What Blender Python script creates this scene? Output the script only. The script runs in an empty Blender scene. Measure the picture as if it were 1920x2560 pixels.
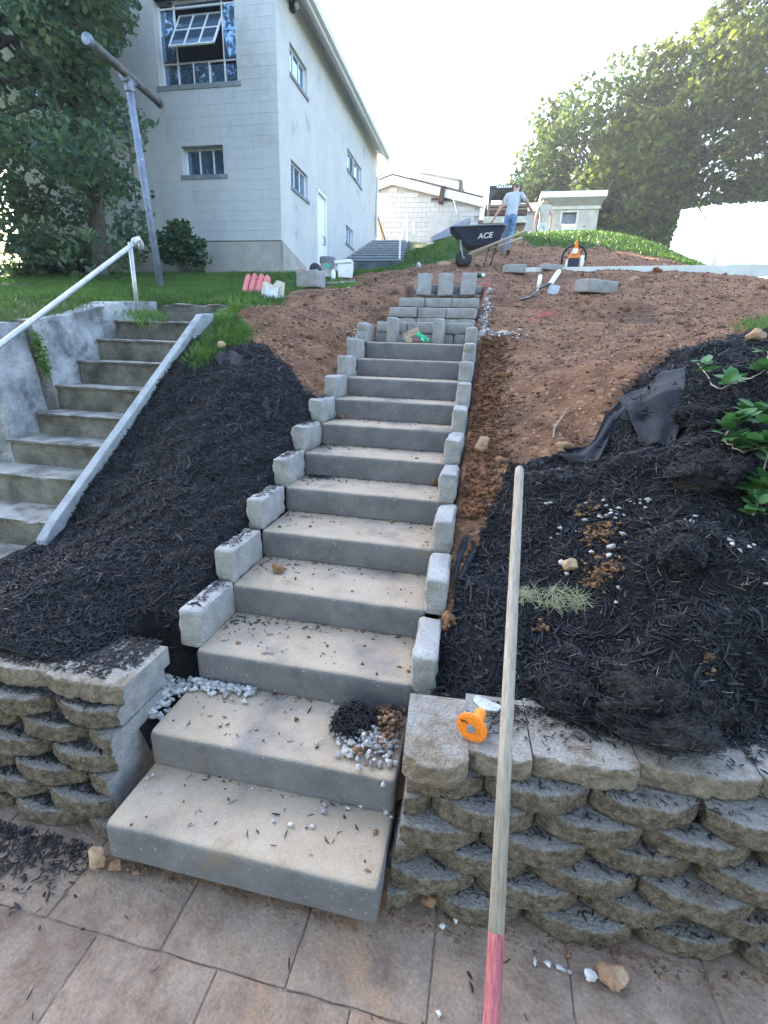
import bpy, bmesh, math, random
import numpy as np
from mathutils import Vector, Matrix, noise as mnoise
random.seed(7); rng = np.random.default_rng(7)
R = math.radians
scene = bpy.context.scene
COL = scene.collection

# ------------------------------------------------------------------ camera
CAMP = np.array([1.1363, -0.9280, 1.6915]); YAW, PIT, ROL, FPX = -0.19192, -0.31600, 0.03747, 1184.86
_cy, _sy, _cp, _sp, _cr, _sr = math.cos(YAW), math.sin(YAW), math.cos(PIT), math.sin(PIT), math.cos(ROL), math.sin(ROL)
FWD = np.array([_sy*_cp, _cy*_cp, _sp]); _r0 = np.array([_cy, -_sy, 0.0]); _u0 = np.cross(_r0, FWD)
RGT = _cr*_r0 + _sr*_u0; UPV = -_sr*_r0 + _cr*_u0
cam = bpy.data.cameras.new('camera'); camo = bpy.data.objects.new('camera', cam); COL.objects.link(camo)
camo.matrix_world = Matrix(((RGT[0], UPV[0], -FWD[0], CAMP[0]), (RGT[1], UPV[1], -FWD[1], CAMP[1]), (RGT[2], UPV[2], -FWD[2], CAMP[2]), (0, 0, 0, 1)))
cam.sensor_fit = 'HORIZONTAL'; cam.sensor_width = 36; cam.lens = 36*FPX/1920; cam.clip_start = 0.05; cam.clip_end = 1000
scene.camera = camo
# ------------------------------------------------------------------ sky, sun, exposure
SUN_EL = R(25); SUN_AZ = math.atan2(-0.7, 0.71)          # sun stands ahead on the left, behind the big building
world = bpy.data.worlds.new('World'); scene.world = world; world.use_nodes = True
wn = world.node_tree; bg = wn.nodes['Background']
sky = wn.nodes.new('ShaderNodeTexSky'); sky.sky_type = 'NISHITA'; sky.sun_disc = False
sky.sun_elevation = SUN_EL; sky.sun_rotation = SUN_AZ; sky.air_density = 1.0; sky.dust_density = 2.5; sky.ozone_density = 1.0
wn.links.new(sky.outputs[0], bg.inputs[0]); bg.inputs[1].default_value = 0.15
sl = bpy.data.lights.new('sun', 'SUN'); sl.energy = 5.0; sl.angle = R(0.5); sl.color = (1.0, 0.86, 0.66)
so = bpy.data.objects.new('sun', sl); COL.objects.link(so)
sd = Vector((math.sin(SUN_AZ)*math.cos(SUN_EL), math.cos(SUN_AZ)*math.cos(SUN_EL), math.sin(SUN_EL)))
so.rotation_euler = sd.to_track_quat('Z', 'Y').to_euler(); so.location = (-12, 12, 20)
vs = scene.view_settings; vs.view_transform = 'Standard'; vs.look = 'None'; vs.gamma = 1; vs.use_curve_mapping = False; vs.exposure = 3.05

# ------------------------------------------------------------------ pixel to place helpers (1659 x 2212 picture)
KV = 1920/1659
def ray(vx, vy):
    return FWD + RGT*((vx*KV-960)/FPX) + UPV*((1280-vy*KV)/FPX)
def at(vx, vy, Y):
    d = ray(vx, vy); return CAMP + d*((Y-CAMP[1])/d[1])
def atx(vx, vy, X):
    d = ray(vx, vy); return CAMP + d*((X-CAMP[0])/d[0])
def atz(vx, vy, Z):
    d = ray(vx, vy); return CAMP + d*((Z-CAMP[2])/d[2])

# ------------------------------------------------------------------ materials
MATS = {}
def nd(nt, t, **kw):
    n = nt.nodes.new(t)
    for k, v in kw.items(): setattr(n, k, v)
    return n
def M(name, c1, c2=None, scale=12, rough=0.8, bump=0.0, bscale=None, spec=0.3, top=None, topnoise=8, metal=0, c3=None, s3=60, t3=0.6, ior=None, coat=0, vstretch=None, w3=.08, tlo=.3, c4=None, s4=3, t4=.6, w4=.15, grain=.22, gs=110, isl=None):
    """colour c1..c2 by world-space noise, optional speckle c3, optional dust colour on upward faces, bump"""
    if name in MATS: return MATS[name]
    m = bpy.data.materials.new(name); m.use_nodes = True; nt = m.node_tree; L = nt.links.new
    b = nt.nodes['Principled BSDF']; b.inputs['Roughness'].default_value = rough; b.inputs['Metallic'].default_value = metal
    b.inputs['Specular IOR Level'].default_value = spec
    if ior: b.inputs['IOR'].default_value = ior
    geo = nd(nt, 'ShaderNodeNewGeometry'); vec = geo.outputs['Position']
    if vstretch:
        mp = nd(nt, 'ShaderNodeMapping'); L(vec, mp.inputs[0]); mp.inputs['Scale'].default_value = vstretch; vec = mp.outputs[0]
    col = None
    if c2 is None: c2 = c1
    n1 = nd(nt, 'ShaderNodeTexNoise'); L(vec, n1.inputs['Vector']); n1.inputs['Scale'].default_value = scale; n1.inputs['Detail'].default_value = 6; n1.inputs['Roughness'].default_value = 0.65
    rp = nd(nt, 'ShaderNodeValToRGB'); rp.color_ramp.elements[0].position = 0.35; rp.color_ramp.elements[1].position = 0.65
    rp.color_ramp.elements[0].color = (*c1, 1); rp.color_ramp.elements[1].color = (*c2, 1)
    L(n1.outputs[0], rp.inputs[0]); col = rp.outputs[0]
    def mix(f, a, c):
        mx = nd(nt, 'ShaderNodeMix', data_type='RGBA'); L(f, mx.inputs[0]); L(a, mx.inputs[6])
        if isinstance(c, tuple): mx.inputs[7].default_value = (*c, 1)
        else: L(c, mx.inputs[7])
        return mx.outputs[2]
    def step(v, a, c):
        mr = nd(nt, 'ShaderNodeMapRange'); mr.interpolation_type = 'SMOOTHSTEP'; L(v, mr.inputs[0]); mr.inputs[1].default_value = a; mr.inputs[2].default_value = c
        return mr.outputs[0]
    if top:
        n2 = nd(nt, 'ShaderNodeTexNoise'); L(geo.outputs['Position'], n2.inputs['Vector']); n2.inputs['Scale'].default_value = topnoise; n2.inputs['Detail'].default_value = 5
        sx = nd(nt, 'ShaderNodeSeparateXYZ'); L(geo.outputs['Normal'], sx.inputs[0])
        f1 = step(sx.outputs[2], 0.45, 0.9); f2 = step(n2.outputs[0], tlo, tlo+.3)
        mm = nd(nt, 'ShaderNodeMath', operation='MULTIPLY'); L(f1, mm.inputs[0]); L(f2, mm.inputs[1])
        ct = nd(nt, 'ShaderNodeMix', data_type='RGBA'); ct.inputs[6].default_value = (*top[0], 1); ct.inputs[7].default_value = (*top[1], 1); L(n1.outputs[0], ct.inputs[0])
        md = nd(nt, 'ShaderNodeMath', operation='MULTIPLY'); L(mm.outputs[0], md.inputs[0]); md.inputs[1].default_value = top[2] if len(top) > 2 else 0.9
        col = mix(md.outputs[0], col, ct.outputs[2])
    if c3:
        n3 = nd(nt, 'ShaderNodeTexNoise'); L(vec, n3.inputs['Vector']); n3.inputs['Scale'].default_value = s3; n3.inputs['Detail'].default_value = 3
        col = mix(step(n3.outputs[0], t3, t3+w3), col, c3)
    if c4:
        n5 = nd(nt, 'ShaderNodeTexNoise'); L(geo.outputs['Position'], n5.inputs['Vector']); n5.inputs['Scale'].default_value = s4; n5.inputs['Detail'].default_value = 7; n5.inputs['Roughness'].default_value = .7
        col = mix(step(n5.outputs[0], t4, t4+w4), col, c4)
    def scalecol(c, f):
        vm = nd(nt, 'ShaderNodeVectorMath', operation='SCALE'); L(c, vm.inputs[0]); L(f, vm.inputs['Scale']); return vm.outputs[0]
    if grain:
        n6 = nd(nt, 'ShaderNodeTexNoise'); L(vec, n6.inputs['Vector']); n6.inputs['Scale'].default_value = gs; n6.inputs['Detail'].default_value = 4; n6.inputs['Roughness'].default_value = .7
        mr = nd(nt, 'ShaderNodeMapRange'); L(n6.outputs[0], mr.inputs[0]); mr.inputs[1].default_value = .3; mr.inputs[2].default_value = .7; mr.inputs[3].default_value = 1-grain; mr.inputs[4].default_value = 1+grain; col = scalecol(col, mr.outputs[0])
    if isl:
        mr = nd(nt, 'ShaderNodeMapRange'); L(geo.outputs['Random Per Island'], mr.inputs[0]); mr.inputs[3].default_value = isl[0]; mr.inputs[4].default_value = isl[1]; col = scalecol(col, mr.outputs[0])
    L(col, b.inputs['Base Color'])
    if coat: b.inputs['Coat Weight'].default_value = coat
    if bump:
        n4 = nd(nt, 'ShaderNodeTexNoise'); L(vec, n4.inputs['Vector']); n4.inputs['Scale'].default_value = bscale or scale*6; n4.inputs['Detail'].default_value = 6
        bp = nd(nt, 'ShaderNodeBump'); bp.inputs['Strength'].default_value = bump; bp.inputs['Distance'].default_value = 0.02
        L(n4.outputs[0], bp.inputs['Height']); L(bp.outputs[0], b.inputs['Normal'])
    MATS[name] = m; return m
def leafmat(name, c1, c2, scale=2.0, trans=0.45, rough=0.45):
    m = bpy.data.materials.new(name); m.use_nodes = True; nt = m.node_tree; L = nt.links.new
    out = nt.nodes['Material Output']; b = nt.nodes['Principled BSDF']; b.inputs['Roughness'].default_value = rough; b.inputs['Specular IOR Level'].default_value = 0.35
    geo = nd(nt, 'ShaderNodeNewGeometry')
    n1 = nd(nt, 'ShaderNodeTexNoise'); L(geo.outputs['Position'], n1.inputs['Vector']); n1.inputs['Scale'].default_value = scale; n1.inputs['Detail'].default_value = 5
    add = nd(nt, 'ShaderNodeMath', operation='MULTIPLY_ADD'); L(geo.outputs['Random Per Island'], add.inputs[0]); add.inputs[1].default_value = 0.5; 
    sub = nd(nt, 'ShaderNodeMath', operation='MULTIPLY_ADD'); L(n1.outputs[0], sub.inputs[0]); sub.inputs[1].default_value = 1.2; sub.inputs[2].default_value = -0.35
    L(sub.outputs[0], add.inputs[2])
    rp = nd(nt, 'ShaderNodeValToRGB'); rp.color_ramp.elements[0].position = 0.2; rp.color_ramp.elements[1].position = 0.85
    rp.color_ramp.elements[0].color = (*c1, 1); rp.color_ramp.elements[1].color = (*c2, 1); L(add.outputs[0], rp.inputs[0])
    L(rp.outputs[0], b.inputs['Base Color'])
    tr = nd(nt, 'ShaderNodeBsdfTranslucent'); L(rp.outputs[0], tr.inputs[0])
    ms = nd(nt, 'ShaderNodeMixShader'); ms.inputs[0].default_value = trans; L(b.outputs[0], ms.inputs[1]); L(tr.outputs[0], ms.inputs[2]); L(ms.outputs[0], out.inputs[0])
    MATS[name] = m; return m

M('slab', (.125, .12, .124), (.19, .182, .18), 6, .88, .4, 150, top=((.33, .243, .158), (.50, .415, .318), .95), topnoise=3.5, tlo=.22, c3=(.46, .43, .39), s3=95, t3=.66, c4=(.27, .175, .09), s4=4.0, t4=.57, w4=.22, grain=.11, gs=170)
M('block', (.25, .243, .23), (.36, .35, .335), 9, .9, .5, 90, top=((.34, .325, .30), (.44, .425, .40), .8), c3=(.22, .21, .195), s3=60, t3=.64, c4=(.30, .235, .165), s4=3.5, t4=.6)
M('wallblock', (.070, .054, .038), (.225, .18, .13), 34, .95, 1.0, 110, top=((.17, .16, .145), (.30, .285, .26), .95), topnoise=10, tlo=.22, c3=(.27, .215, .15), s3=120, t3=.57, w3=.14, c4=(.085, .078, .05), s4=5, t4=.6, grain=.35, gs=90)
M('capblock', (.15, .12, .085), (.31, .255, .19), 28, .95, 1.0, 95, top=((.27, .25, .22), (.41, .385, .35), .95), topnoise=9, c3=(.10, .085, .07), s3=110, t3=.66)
M('cutstone', (.20, .20, .20), (.31, .305, .30), 18, .9, .3, 80)
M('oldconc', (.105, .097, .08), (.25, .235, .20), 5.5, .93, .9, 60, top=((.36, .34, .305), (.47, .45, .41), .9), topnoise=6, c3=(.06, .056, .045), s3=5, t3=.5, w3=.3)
M('oldwall', (.17, .18, .19), (.46, .47, .49), 4.2, .93, .8, 40, c3=(.10, .11, .12), s3=7, t3=.48, w3=.28)
M('cheek', (.22, .245, .26), (.35, .37, .38), 7, .9, .5, 60, top=((.33, .35, .355), (.45, .465, .465), .9), c4=(.16, .15, .11), s4=3, t4=.56)
M('paver', (.165, .113, .082), (.285, .215, .16), 9, .85, .5, 70, c3=(.31, .20, .125), s3=6, t3=.54, w3=.25, c4=(.145, .10, .078), s4=2.2, t4=.55, w4=.25)
M('sand', (.16, .125, .097), (.24, .19, .15), 30, .95, .6, 120)
M('soilcrumb', (.095, .046, .025), (.215, .115, .064), 6, .97, .8, 40, c3=(.36, .24, .15), s3=5, t3=.62, isl=(.6, 1.3))
M('soil', (.082, .038, .020), (.215, .110, .058), 4.2, .97, 1.0, 26, c3=(.28, .16, .09), s3=30, t3=.58, c4=(.068, .035, .021), s4=1.3, t4=.52, w4=.2)
M('soilrich', (.105, .045, .021), (.20, .092, .044), 9, .97, .8, 60, isl=(.6, 1.3))
M('mulchbed', (.003, .003, .0035), (.009, .009, .010), 14, .9, 1.0, 60)
M('mulch', (.006, .0065, .009), (.022, .024, .033), 60, .55, 0, spec=.38, c3=(.034, .025, .02), s3=45, t3=.68, grain=.3, isl=(.15, 1.25))
M('sod', (.016, .014, .012), (.05, .044, .037), 22, .95, 1.0, 90, c3=(.12, .105, .085), s3=120, t3=.66)
M('lawnsoil', (.035, .05, .015), (.07, .10, .028), 7, .95, .8, 60)
M('gravel', (.40, .385, .365), (.62, .605, .58), 30, .9, .3, 100, isl=(.55, 1.2))
M('gravelbrown', (.13, .068, .036), (.30, .18, .11), 26, .9, .4, 100, isl=(.5, 1.3))
M('rock', (.25, .145, .08), (.42, .30, .19), 13, .9, .5, 70, isl=(.6, 1.2))
M('clod', (.17, .088, .044), (.33, .19, .095), 30, .97, 1.0, 90, isl=(.55, 1.25))
M('wood', (.34, .27, .19), (.50, .415, .31), 9, .75, .25, 60, vstretch=(12, 12, 1.2))
M('polewood', (.25, .215, .17), (.41, .36, .30), 8, .6, .3, 60, vstretch=(26, 2.2, 2.6))
M('polered', (.22, .045, .055), (.36, .13, .13), 10, .6, .3, 40, vstretch=(22, 3, 3))
M('orange', (.80, .20, .02), (.90, .27, .03), 6, .45, .05, 40)
M('steel', (.30, .31, .32), (.46, .47, .48), 14, .5, .1, 60, metal=.85)
M('galv', (.42, .44, .47), (.56, .58, .60), 9, .5, .1, 60, metal=.55)
M('pole', (.13, .155, .21), (.26, .29, .36), 10, .6, .3, 60, metal=.3, c3=(.34, .36, .40), s3=22, t3=.62)
M('barpipe', (.085, .08, .08), (.17, .155, .145), 12, .65, .3, 60, metal=.3)
M('fabric', (.010, .012, .017), (.021, .024, .031), 30, .75, .3, 220)
M('black', (.012, .012, .014), (.02, .02, .022), 10, .5)
M('rubber', (.02, .02, .022), (.05, .048, .045), 20, .85)
M('navy', (.020, .026, .046), (.030, .036, .058), 6, .5, .05, 50, c4=(.10, .075, .055), s4=7, t4=.6, w4=.2)
M('white', (.74, .74, .74), (.82, .82, .82), 8, .5)
M('bucket', (.66, .68, .70), (.76, .77, .78), 8, .4)
M('greenlabel', (.06, .40, .30), (.12, .50, .40), 20, .5)
M('pink', (.62, .17, .17), (.72, .25, .24), 7, .5, .1, 40)
M('paper', (.55, .46, .36), (.66, .60, .52), 9, .8, .2, 40)
M('plastic', (.62, .66, .74), (.80, .82, .86), 18, .35, .3, 40)
M('stucco', (.47, .47, .46), (.55, .54, .515), 1.6, .9, .12, 30, c3=(.38, .39, .385), s3=1.1, t3=.62)
M('blockpaint', (.45, .46, .465), (.53, .53, .52), 1.0, .9, .15, 40, c3=(.31, .335, .345), s3=1.7, t3=.56, w3=.3, c4=(.36, .355, .325), s4=.6, t4=.55, w4=.25, vstretch=(1.6, 1.6, .45))
M('mortar', (.43, .44, .445), (.51, .51, .505), 1.0, .95, .2, 40)
M('foundation', (.30, .29, .265), (.42, .395, .35), 2.2, .95, .3, 30)
M('sill', (.17, .185, .20), (.26, .27, .28), 6, .9, .2, 40)
M('frame', (.68, .69, .69), (.78, .78, .77), 10, .6)
M('rustframe', (.50, .40, .37), (.62, .56, .53), 10, .7)
M('trim', (.70, .70, .69), (.78, .78, .77), 6, .5)
M('soffit', (.74, .74, .73), (.80, .80, .79), 4, .6)
M('glass', (.16, .27, .42), (.24, .36, .52), 1.2, .05, spec=.9, metal=.75)
M('roomshade', (.012, .014, .022), (.022, .024, .034), 2, .9)  # near-black colour paints the shade of the rooms behind the windows
M('roof', (.07, .07, .075), (.12, .12, .125), 9, .9, .5, 50)
M('graywall', (.40, .385, .37), (.50, .48, .46), 1.5, .93, .2, 40)
M('graymortar', (.33, .32, .31), (.38, .37, .36), 5, .95, .2, 50)
M('rust', (.06, .03, .03), (.12, .06, .045), 10, .9)
M('cream', (.60, .57, .50), (.68, .65, .58), 3, .8)
M('stone', (.42, .37, .29), (.58, .53, .45), 2.4, .93, .4, 20, c3=(.30, .25, .18), s3=5, t3=.62)
M('greysiding', (.50, .49, .46), (.58, .57, .54), 3, .8)
M('shingle', (.09, .08, .085), (.14, .125, .12), 9, .9)
M('machine', (.16, .11, .07), (.26, .18, .12), 6, .7, .2, 40)
M('canopy', (.02, .03, .03), (.04, .05, .05), 6, .5)
M('denim', (.055, .13, .28), (.17, .30, .47), 9, .9, .2, 90)
M('shirtgrey', (.40, .42, .47), (.50, .52, .56), 6, .9)
M('shirttan', (.42, .37, .30), (.50, .44, .37), 6, .9)
M('pants', (.55, .55, .54), (.63, .62, .60), 6, .9)
M('skin', (.42, .235, .17), (.50, .30, .22), 8, .6)
M('hair', (.06, .045, .035), (.11, .085, .065), 20, .8)
M('boot', (.16, .125, .09), (.25, .20, .15), 12, .9)
M('bark', (.07, .058, .047), (.15, .13, .105), 8, .95, 1.0, 30, vstretch=(6, 6, 1))
M('twig', (.32, .26, .20), (.45, .38, .31), 10, .8)
M('nosing', (.24, .26, .275), (.33, .345, .355), 5, .9)
M('darkstair', (.055, .064, .075), (.12, .135, .15), 4, .92, .3, 40, top=((.20, .22, .23), (.28, .29, .30), .8))
M('board', (.55, .56, .50), (.68, .68, .62), 3, .7, .1, 40)
M('tub', (.16, .18, .21), (.24, .26, .29), 5, .6)
M('green', (.02, .42, .20), (.05, .55, .29), 8, .4)
M('bristle', (.50, .40, .30), (.62, .52, .42), 40, .9)
M('redpaint', (.50, .09, .10), (.62, .20, .19), 20, .9)
M('yellowwood', (.50, .36, .15), (.60, .46, .22), 8, .7)
M('darkgreen', (.015, .06, .055), (.03, .09, .08), 10, .4)
leafmat('grass', (.035, .09, .012), (.105, .21, .025), 1.5, .35)
leafmat('weed', (.05, .13, .02), (.15, .28, .05), 6, .35)
leafmat('straw', (.40, .42, .24), (.62, .60, .40), 9, .3)
leafmat('lefttree', (.038, .10, .07), (.17, .23, .095), .7, .5)
leafmat('maple', (.011, .044, .028), (.15, .19, .026), .28, .45)  # broad noise paints sunlit yellow-green against shaded teal into the leaf colour
leafmat('maplefar', (.015, .050, .032), (.11, .155, .035), .28, .45)
leafmat('shrubleaf', (.024, .07, .034), (.075, .14, .05), 3, .35, .35)
leafmat('vineleaf', (.03, .105, .035), (.10, .23, .055), 14, .3, .5)

# ------------------------------------------------------------------ object helpers
def tag(o, label=None, cat=None, group=None, kind=None):
    if label: o['label'] = label
    if cat: o['category'] = cat
    if group: o['group'] = group
    if kind: o['kind'] = kind
    return o
def empty(name, loc, rz=0, **kw):
    o = bpy.data.objects.new(name, None); COL.objects.link(o); o.location = Vector(loc); o.rotation_euler = (0, 0, rz); o.empty_display_size = .1
    return tag(o, **kw)
def link(name, me, mat=None, parent=None, loc=None, rot=None, **kw):
    if mat is not None and not me.materials: me.materials.append(MATS[mat])
    o = bpy.data.objects.new(name, me); COL.objects.link(o)
    if parent: o.parent = parent
    if loc is not None: o.location = Vector(loc)
    if rot is not None: o.rotation_euler = rot
    return tag(o, **kw)
def mesh_np(name, V, F, smooth=False):
    """V (n,3), F (m,k) arrays -> mesh, fast"""
    me = bpy.data.meshes.new(name); V = np.asarray(V, np.float32); F = np.asarray(F, np.int32)
    me.vertices.add(len(V)); me.vertices.foreach_set('co', V.ravel())
    m, k = F.shape; me.loops.add(m*k); me.loops.foreach_set('vertex_index', F.ravel())
    me.polygons.add(m); me.polygons.foreach_set('loop_start', np.arange(0, m*k, k, dtype=np.int32)); me.polygons.foreach_set('loop_total', np.full(m, k, np.int32))
    if smooth: me.polygons.foreach_set('use_smooth', np.ones(m, bool))
    me.update(calc_edges=True); me.validate(); return me
class G:
    """small polygon collector"""
    def __init__(s): s.v = []; s.f = []
    def poly(s, pts):
        n = len(s.v); s.v += [tuple(p) for p in pts]; s.f.append(tuple(range(n, n+len(pts)))); return s
    def add(s, vs, fs, mx=None):
        n = len(s.v); s.v += [tuple(mx @ Vector(v)) if mx else tuple(v) for v in vs]; s.f += [tuple(i+n for i in f) for f in fs]; return s
    def box(s, c, d, mx=None):
        x, y, z = d[0]/2, d[1]/2, d[2]/2; cx, cy, cz = c
        vs = [(cx+a*x, cy+b*y, cz+e*z) for e in (-1, 1) for b in (-1, 1) for a in (-1, 1)]
        return s.add(vs, [(0, 2, 3, 1), (4, 5, 7, 6), (0, 1, 5, 4), (2, 6, 7, 3), (0, 4, 6, 2), (1, 3, 7, 5)], mx)
    def box2(s, lo, hi, mx=None):
        return s.box([(a+b)/2 for a, b in zip(lo, hi)], [b-a for a, b in zip(lo, hi)], mx)
    def tube(s, pts, r, n=10, cap=True):
        pts = [Vector(p) for p in pts]; rr = r if isinstance(r, (list, tuple)) else [r]*len(pts); base = len(s.v); prev = None
        for i, p in enumerate(pts):
            t = (pts[min(i+1, len(pts)-1)]-pts[max(i-1, 0)]).normalized()
            if prev is None: u = t.orthogonal().normalized()
            else: u = (prev - t*prev.dot(t)).normalized()
            prev = u; w = t.cross(u)
            for k in range(n):
                a = 2*math.pi*k/n; s.v.append(tuple(p + (u*math.cos(a)+w*math.sin(a))*rr[i]))
        for i in range(len(pts)-1):
            for k in range(n):
                a = base+i*n+k; b = base+i*n+(k+1) % n; s.f.append((a, b, b+n, a+n))
        if cap:
            s.f.append(tuple(base+k for k in reversed(range(n)))); s.f.append(tuple(base+(len(pts)-1)*n+k for k in range(n)))
        return s
    def lathe(s, prof, n=20, mx=None):
        base = len(s.v); vs = []; fs = []
        for r, z in prof:
            for k in range(n): a = 2*math.pi*k/n; vs.append((r*math.cos(a), r*math.sin(a), z))
        for i in range(len(prof)-1):
            for k in range(n): a = i*n+k; b = i*n+(k+1) % n; fs.append((a, b, b+n, a+n))
        fs.append(tuple(reversed(range(n)))); fs.append(tuple((len(prof)-1)*n+k for k in range(n)))
        return s.add(vs, fs, mx)
    def prism(s, poly, h0, h1, mx=None):
        n = len(poly); vs = [(x, y, h0) for x, y in poly]+[(x, y, h1) for x, y in poly]
        return s.add(vs, [tuple(reversed(range(n))), tuple(range(n, 2*n))]+[(i, (i+1) % n, (i+1) % n+n, i+n) for i in range(n)], mx)
    def mesh(s, name, bevel=0, seg=2, smooth=False):
        me = bpy.data.meshes.new(name); me.from_pydata(s.v, [], s.f); me.update()
        bm = bmesh.new(); bm.from_mesh(me); bmesh.ops.recalc_face_normals(bm, faces=bm.faces)
        if bevel: bmesh.ops.bevel(bm, geom=list(bm.edges), offset=bevel, segments=seg, affect='EDGES', clamp_overlap=True, profile=.6)
        bm.to_mesh(me); bm.free()
        if smooth: me.polygons.foreach_set('use_smooth', [True]*len(me.polygons))
        return me
    def obj(s, name, mat, parent=None, bevel=0, seg=2, smooth=False, loc=None, rot=None, **kw):
        return link(name, s.mesh(name, bevel, seg, smooth), mat, parent, loc, rot, **kw)
def vn(p, s, seed=0):
    return mnoise.noise(Vector((p[0]*s+seed*17.3, p[1]*s-seed*9.1, p[2]*s+seed*5.7)))
def weathered_box(name, dims, bev=.012, amp=.003, seed=0, cuts=4, chip=.006):
    """tumbled block: bevelled, subdivided and roughened; origin at base centre"""
    bm = bmesh.new(); bmesh.ops.create_cube(bm, size=1)
    for v in bm.verts: v.co = Vector((v.co.x*dims[0], v.co.y*dims[1], (v.co.z+.5)*dims[2]))
    bmesh.ops.bevel(bm, geom=list(bm.edges), offset=bev, segments=3 if bev > .015 else 2, affect='EDGES', profile=.5)
    es = [e for e in bm.edges if e.calc_length() > max(dims)/3]
    bmesh.ops.subdivide_edges(bm, edges=es, cuts=cuts, use_grid_fill=True)
    bmesh.ops.triangulate(bm, faces=[f for f in bm.faces if len(f.verts) > 4])
    for v in bm.verts:
        n = v.normal; k = vn(v.co, 9, seed)*amp*1.5+vn(v.co, 30, seed+3)*amp
        e = sum(1 for a, d in ((abs(v.co.x), dims[0]/2), (abs(v.co.y), dims[1]/2), (abs(v.co.z-dims[2]/2), dims[2]/2)) if a > d-bev*1.2)
        if e >= 2: k -= max(0, vn(v.co, 22, seed+8))*chip*2
        v.co += n*k
    me = bpy.data.meshes.new(name); bm.to_mesh(me); bm.free()
    me.polygons.foreach_set('use_smooth', [True]*len(me.polygons)); me.set_sharp_from_angle(angle=R(32)); return me
ICO = {}
def ico(sub):
    if sub not in ICO:
        bm = bmesh.new(); bmesh.ops.create_icosphere(bm, subdivisions=sub, radius=1); bm.verts.ensure_lookup_table()
        ICO[sub] = (np.array([v.co[:] for v in bm.verts]), np.array([[v.index for v in f.verts] for f in bm.faces])); bm.free()
    return ICO[sub]
def rock_mesh(name, size, sub=3, seed=0, rough=.28, flat=8):
    V, F = ico(sub); r = np.random.default_rng(seed); V = V.copy()
    for _ in range(flat):                                   # cut flat facets
        n = r.normal(size=3); n /= np.linalg.norm(n); d = r.uniform(.55, .85); t = V@n; V -= np.outer(np.maximum(t-d, 0), n)
    V = V*(1+np.array([vn(p, 1.6, seed)*rough+vn(p, 4.5, seed+4)*rough*.4 for p in V]))[:, None]
    return mesh_np(name, V*np.array(size)/2, F, smooth=sub >= 3)
CUBE = (np.array([(a, b, c) for c in (-1, 1) for b in (-1, 1) for a in (-1, 1)], float)*.72, np.array([(0, 2, 3), (0, 3, 1), (4, 5, 7), (4, 7, 6), (0, 1, 5), (0, 5, 4), (2, 6, 7), (2, 7, 3), (0, 4, 6), (0, 6, 2), (1, 3, 7), (1, 7, 5)]))
def scatter_rocks(name, P, S, mat, seed=1, flat=.7, sub=0, **kw):
    """one 'stuff' mesh of small angular stones at P (n,3), size S (n,)"""
    V, F = CUBE if sub < 2 else ico(sub); r = np.random.default_rng(seed); n = len(P)
    q = r.normal(size=(n, 3, 3)); Q = np.linalg.qr(q)[0]
    jit = r.uniform(.45, 1.15, size=(n, len(V), 1)) if sub < 2 else 1+r.uniform(-.22, .22, size=(n, len(V), 1)); sc = r.uniform(.6, 1.25, size=(n, 1, 3)); sc[:, :, 2] *= flat
    A = np.einsum('nvi,nij->nvj', V[None]*jit, Q)*sc*(np.asarray(S)[:, None, None]/2)+np.asarray(P)[:, None, :]
    FF = F[None]+(np.arange(n)*len(V))[:, None, None]
    return link(name, mesh_np(name, A.reshape(-1, 3), FF.reshape(-1, 3)), mat, **kw)

# ------------------------------------------------------------------ terrain height
RISE = .1524; TREAD = .3406; SLW = .958
cps = []
def cp(vx, vy, Y): cps.append(tuple(at(vx, vy, Y)))
for y, zl in ((.45, .47), (.8, .585), (1.2, .77), (1.6, .95), (2.0, 1.13), (2.4, 1.31), (2.8, 1.47)):
    zc = max(.735*(y-1.3)+.615, .50+.05*y); cps += [(-.16, y, zl), (-.7, y, (zl+zc)/2+.075), (-1.27, y, zc)]
cps += [(-.14, 3.3, 1.57), (-.14, 4, 1.86), (-.2, 5, 2.12), (-.3, 6.3, 2.65), (-.7, 3.25, 1.78), (-.75, 4, 2.07), (-.8, 5, 2.33), (-1.25, 3.3, 1.98)]
for y in (.6, 1.0, 1.5, 2.0, 2.5, 3.0): cps.append((1.13, y, .447*y+.16))
cps += [(1.13, 3.5, 1.64), (1.13, 4.2, 1.93), (1.2, 5, 2.16), (1.15, 5.7, 2.42), (1.15, 6.4, 2.68)]
for x, l in ((1.9, ((.58, .50), (.8, .68), (1.1, .86), (1.5, 1.04), (1.9, 1.20), (2.4, 1.44), (2.8, 1.63))), (2.6, ((.66, .53), (.9, .76), (1.2, .95), (1.7, 1.24), (2.2, 1.50), (2.7, 1.76))), (3.6, ((.8, .6), (1.5, 1.1), (2.2, 1.6), (2.8, 1.86), (3.5, 2.02)))):
    for y, z in l: cps.append((x, y, z))
for a in ((1300, 750, 3.6), (1300, 650, 5.4), (1300, 594, 7.4), (1659, 601, 7.4), (1659, 680, 5.0), (1500, 700, 4.5), (1100, 622, 6.6), (1180, 700, 4.7), (1200, 588, 7.9), (1500, 592, 7.9), (1000, 577, 10.6), (1095, 550, 12.6), (1300, 550, 12.0), (1430, 567, 11.2),
          (1150, 507, 15.2), (1300, 507, 15.4), (1400, 526, 14.6), (1480, 560, 13.4), (640, 668, 4.8), (800, 622, 7.0), (900, 592, 8.2), (700, 622, 7.6), (880, 577, 13.2), (980, 512, 15.8), (930, 545, 14.4)): cp(*a)
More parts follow.
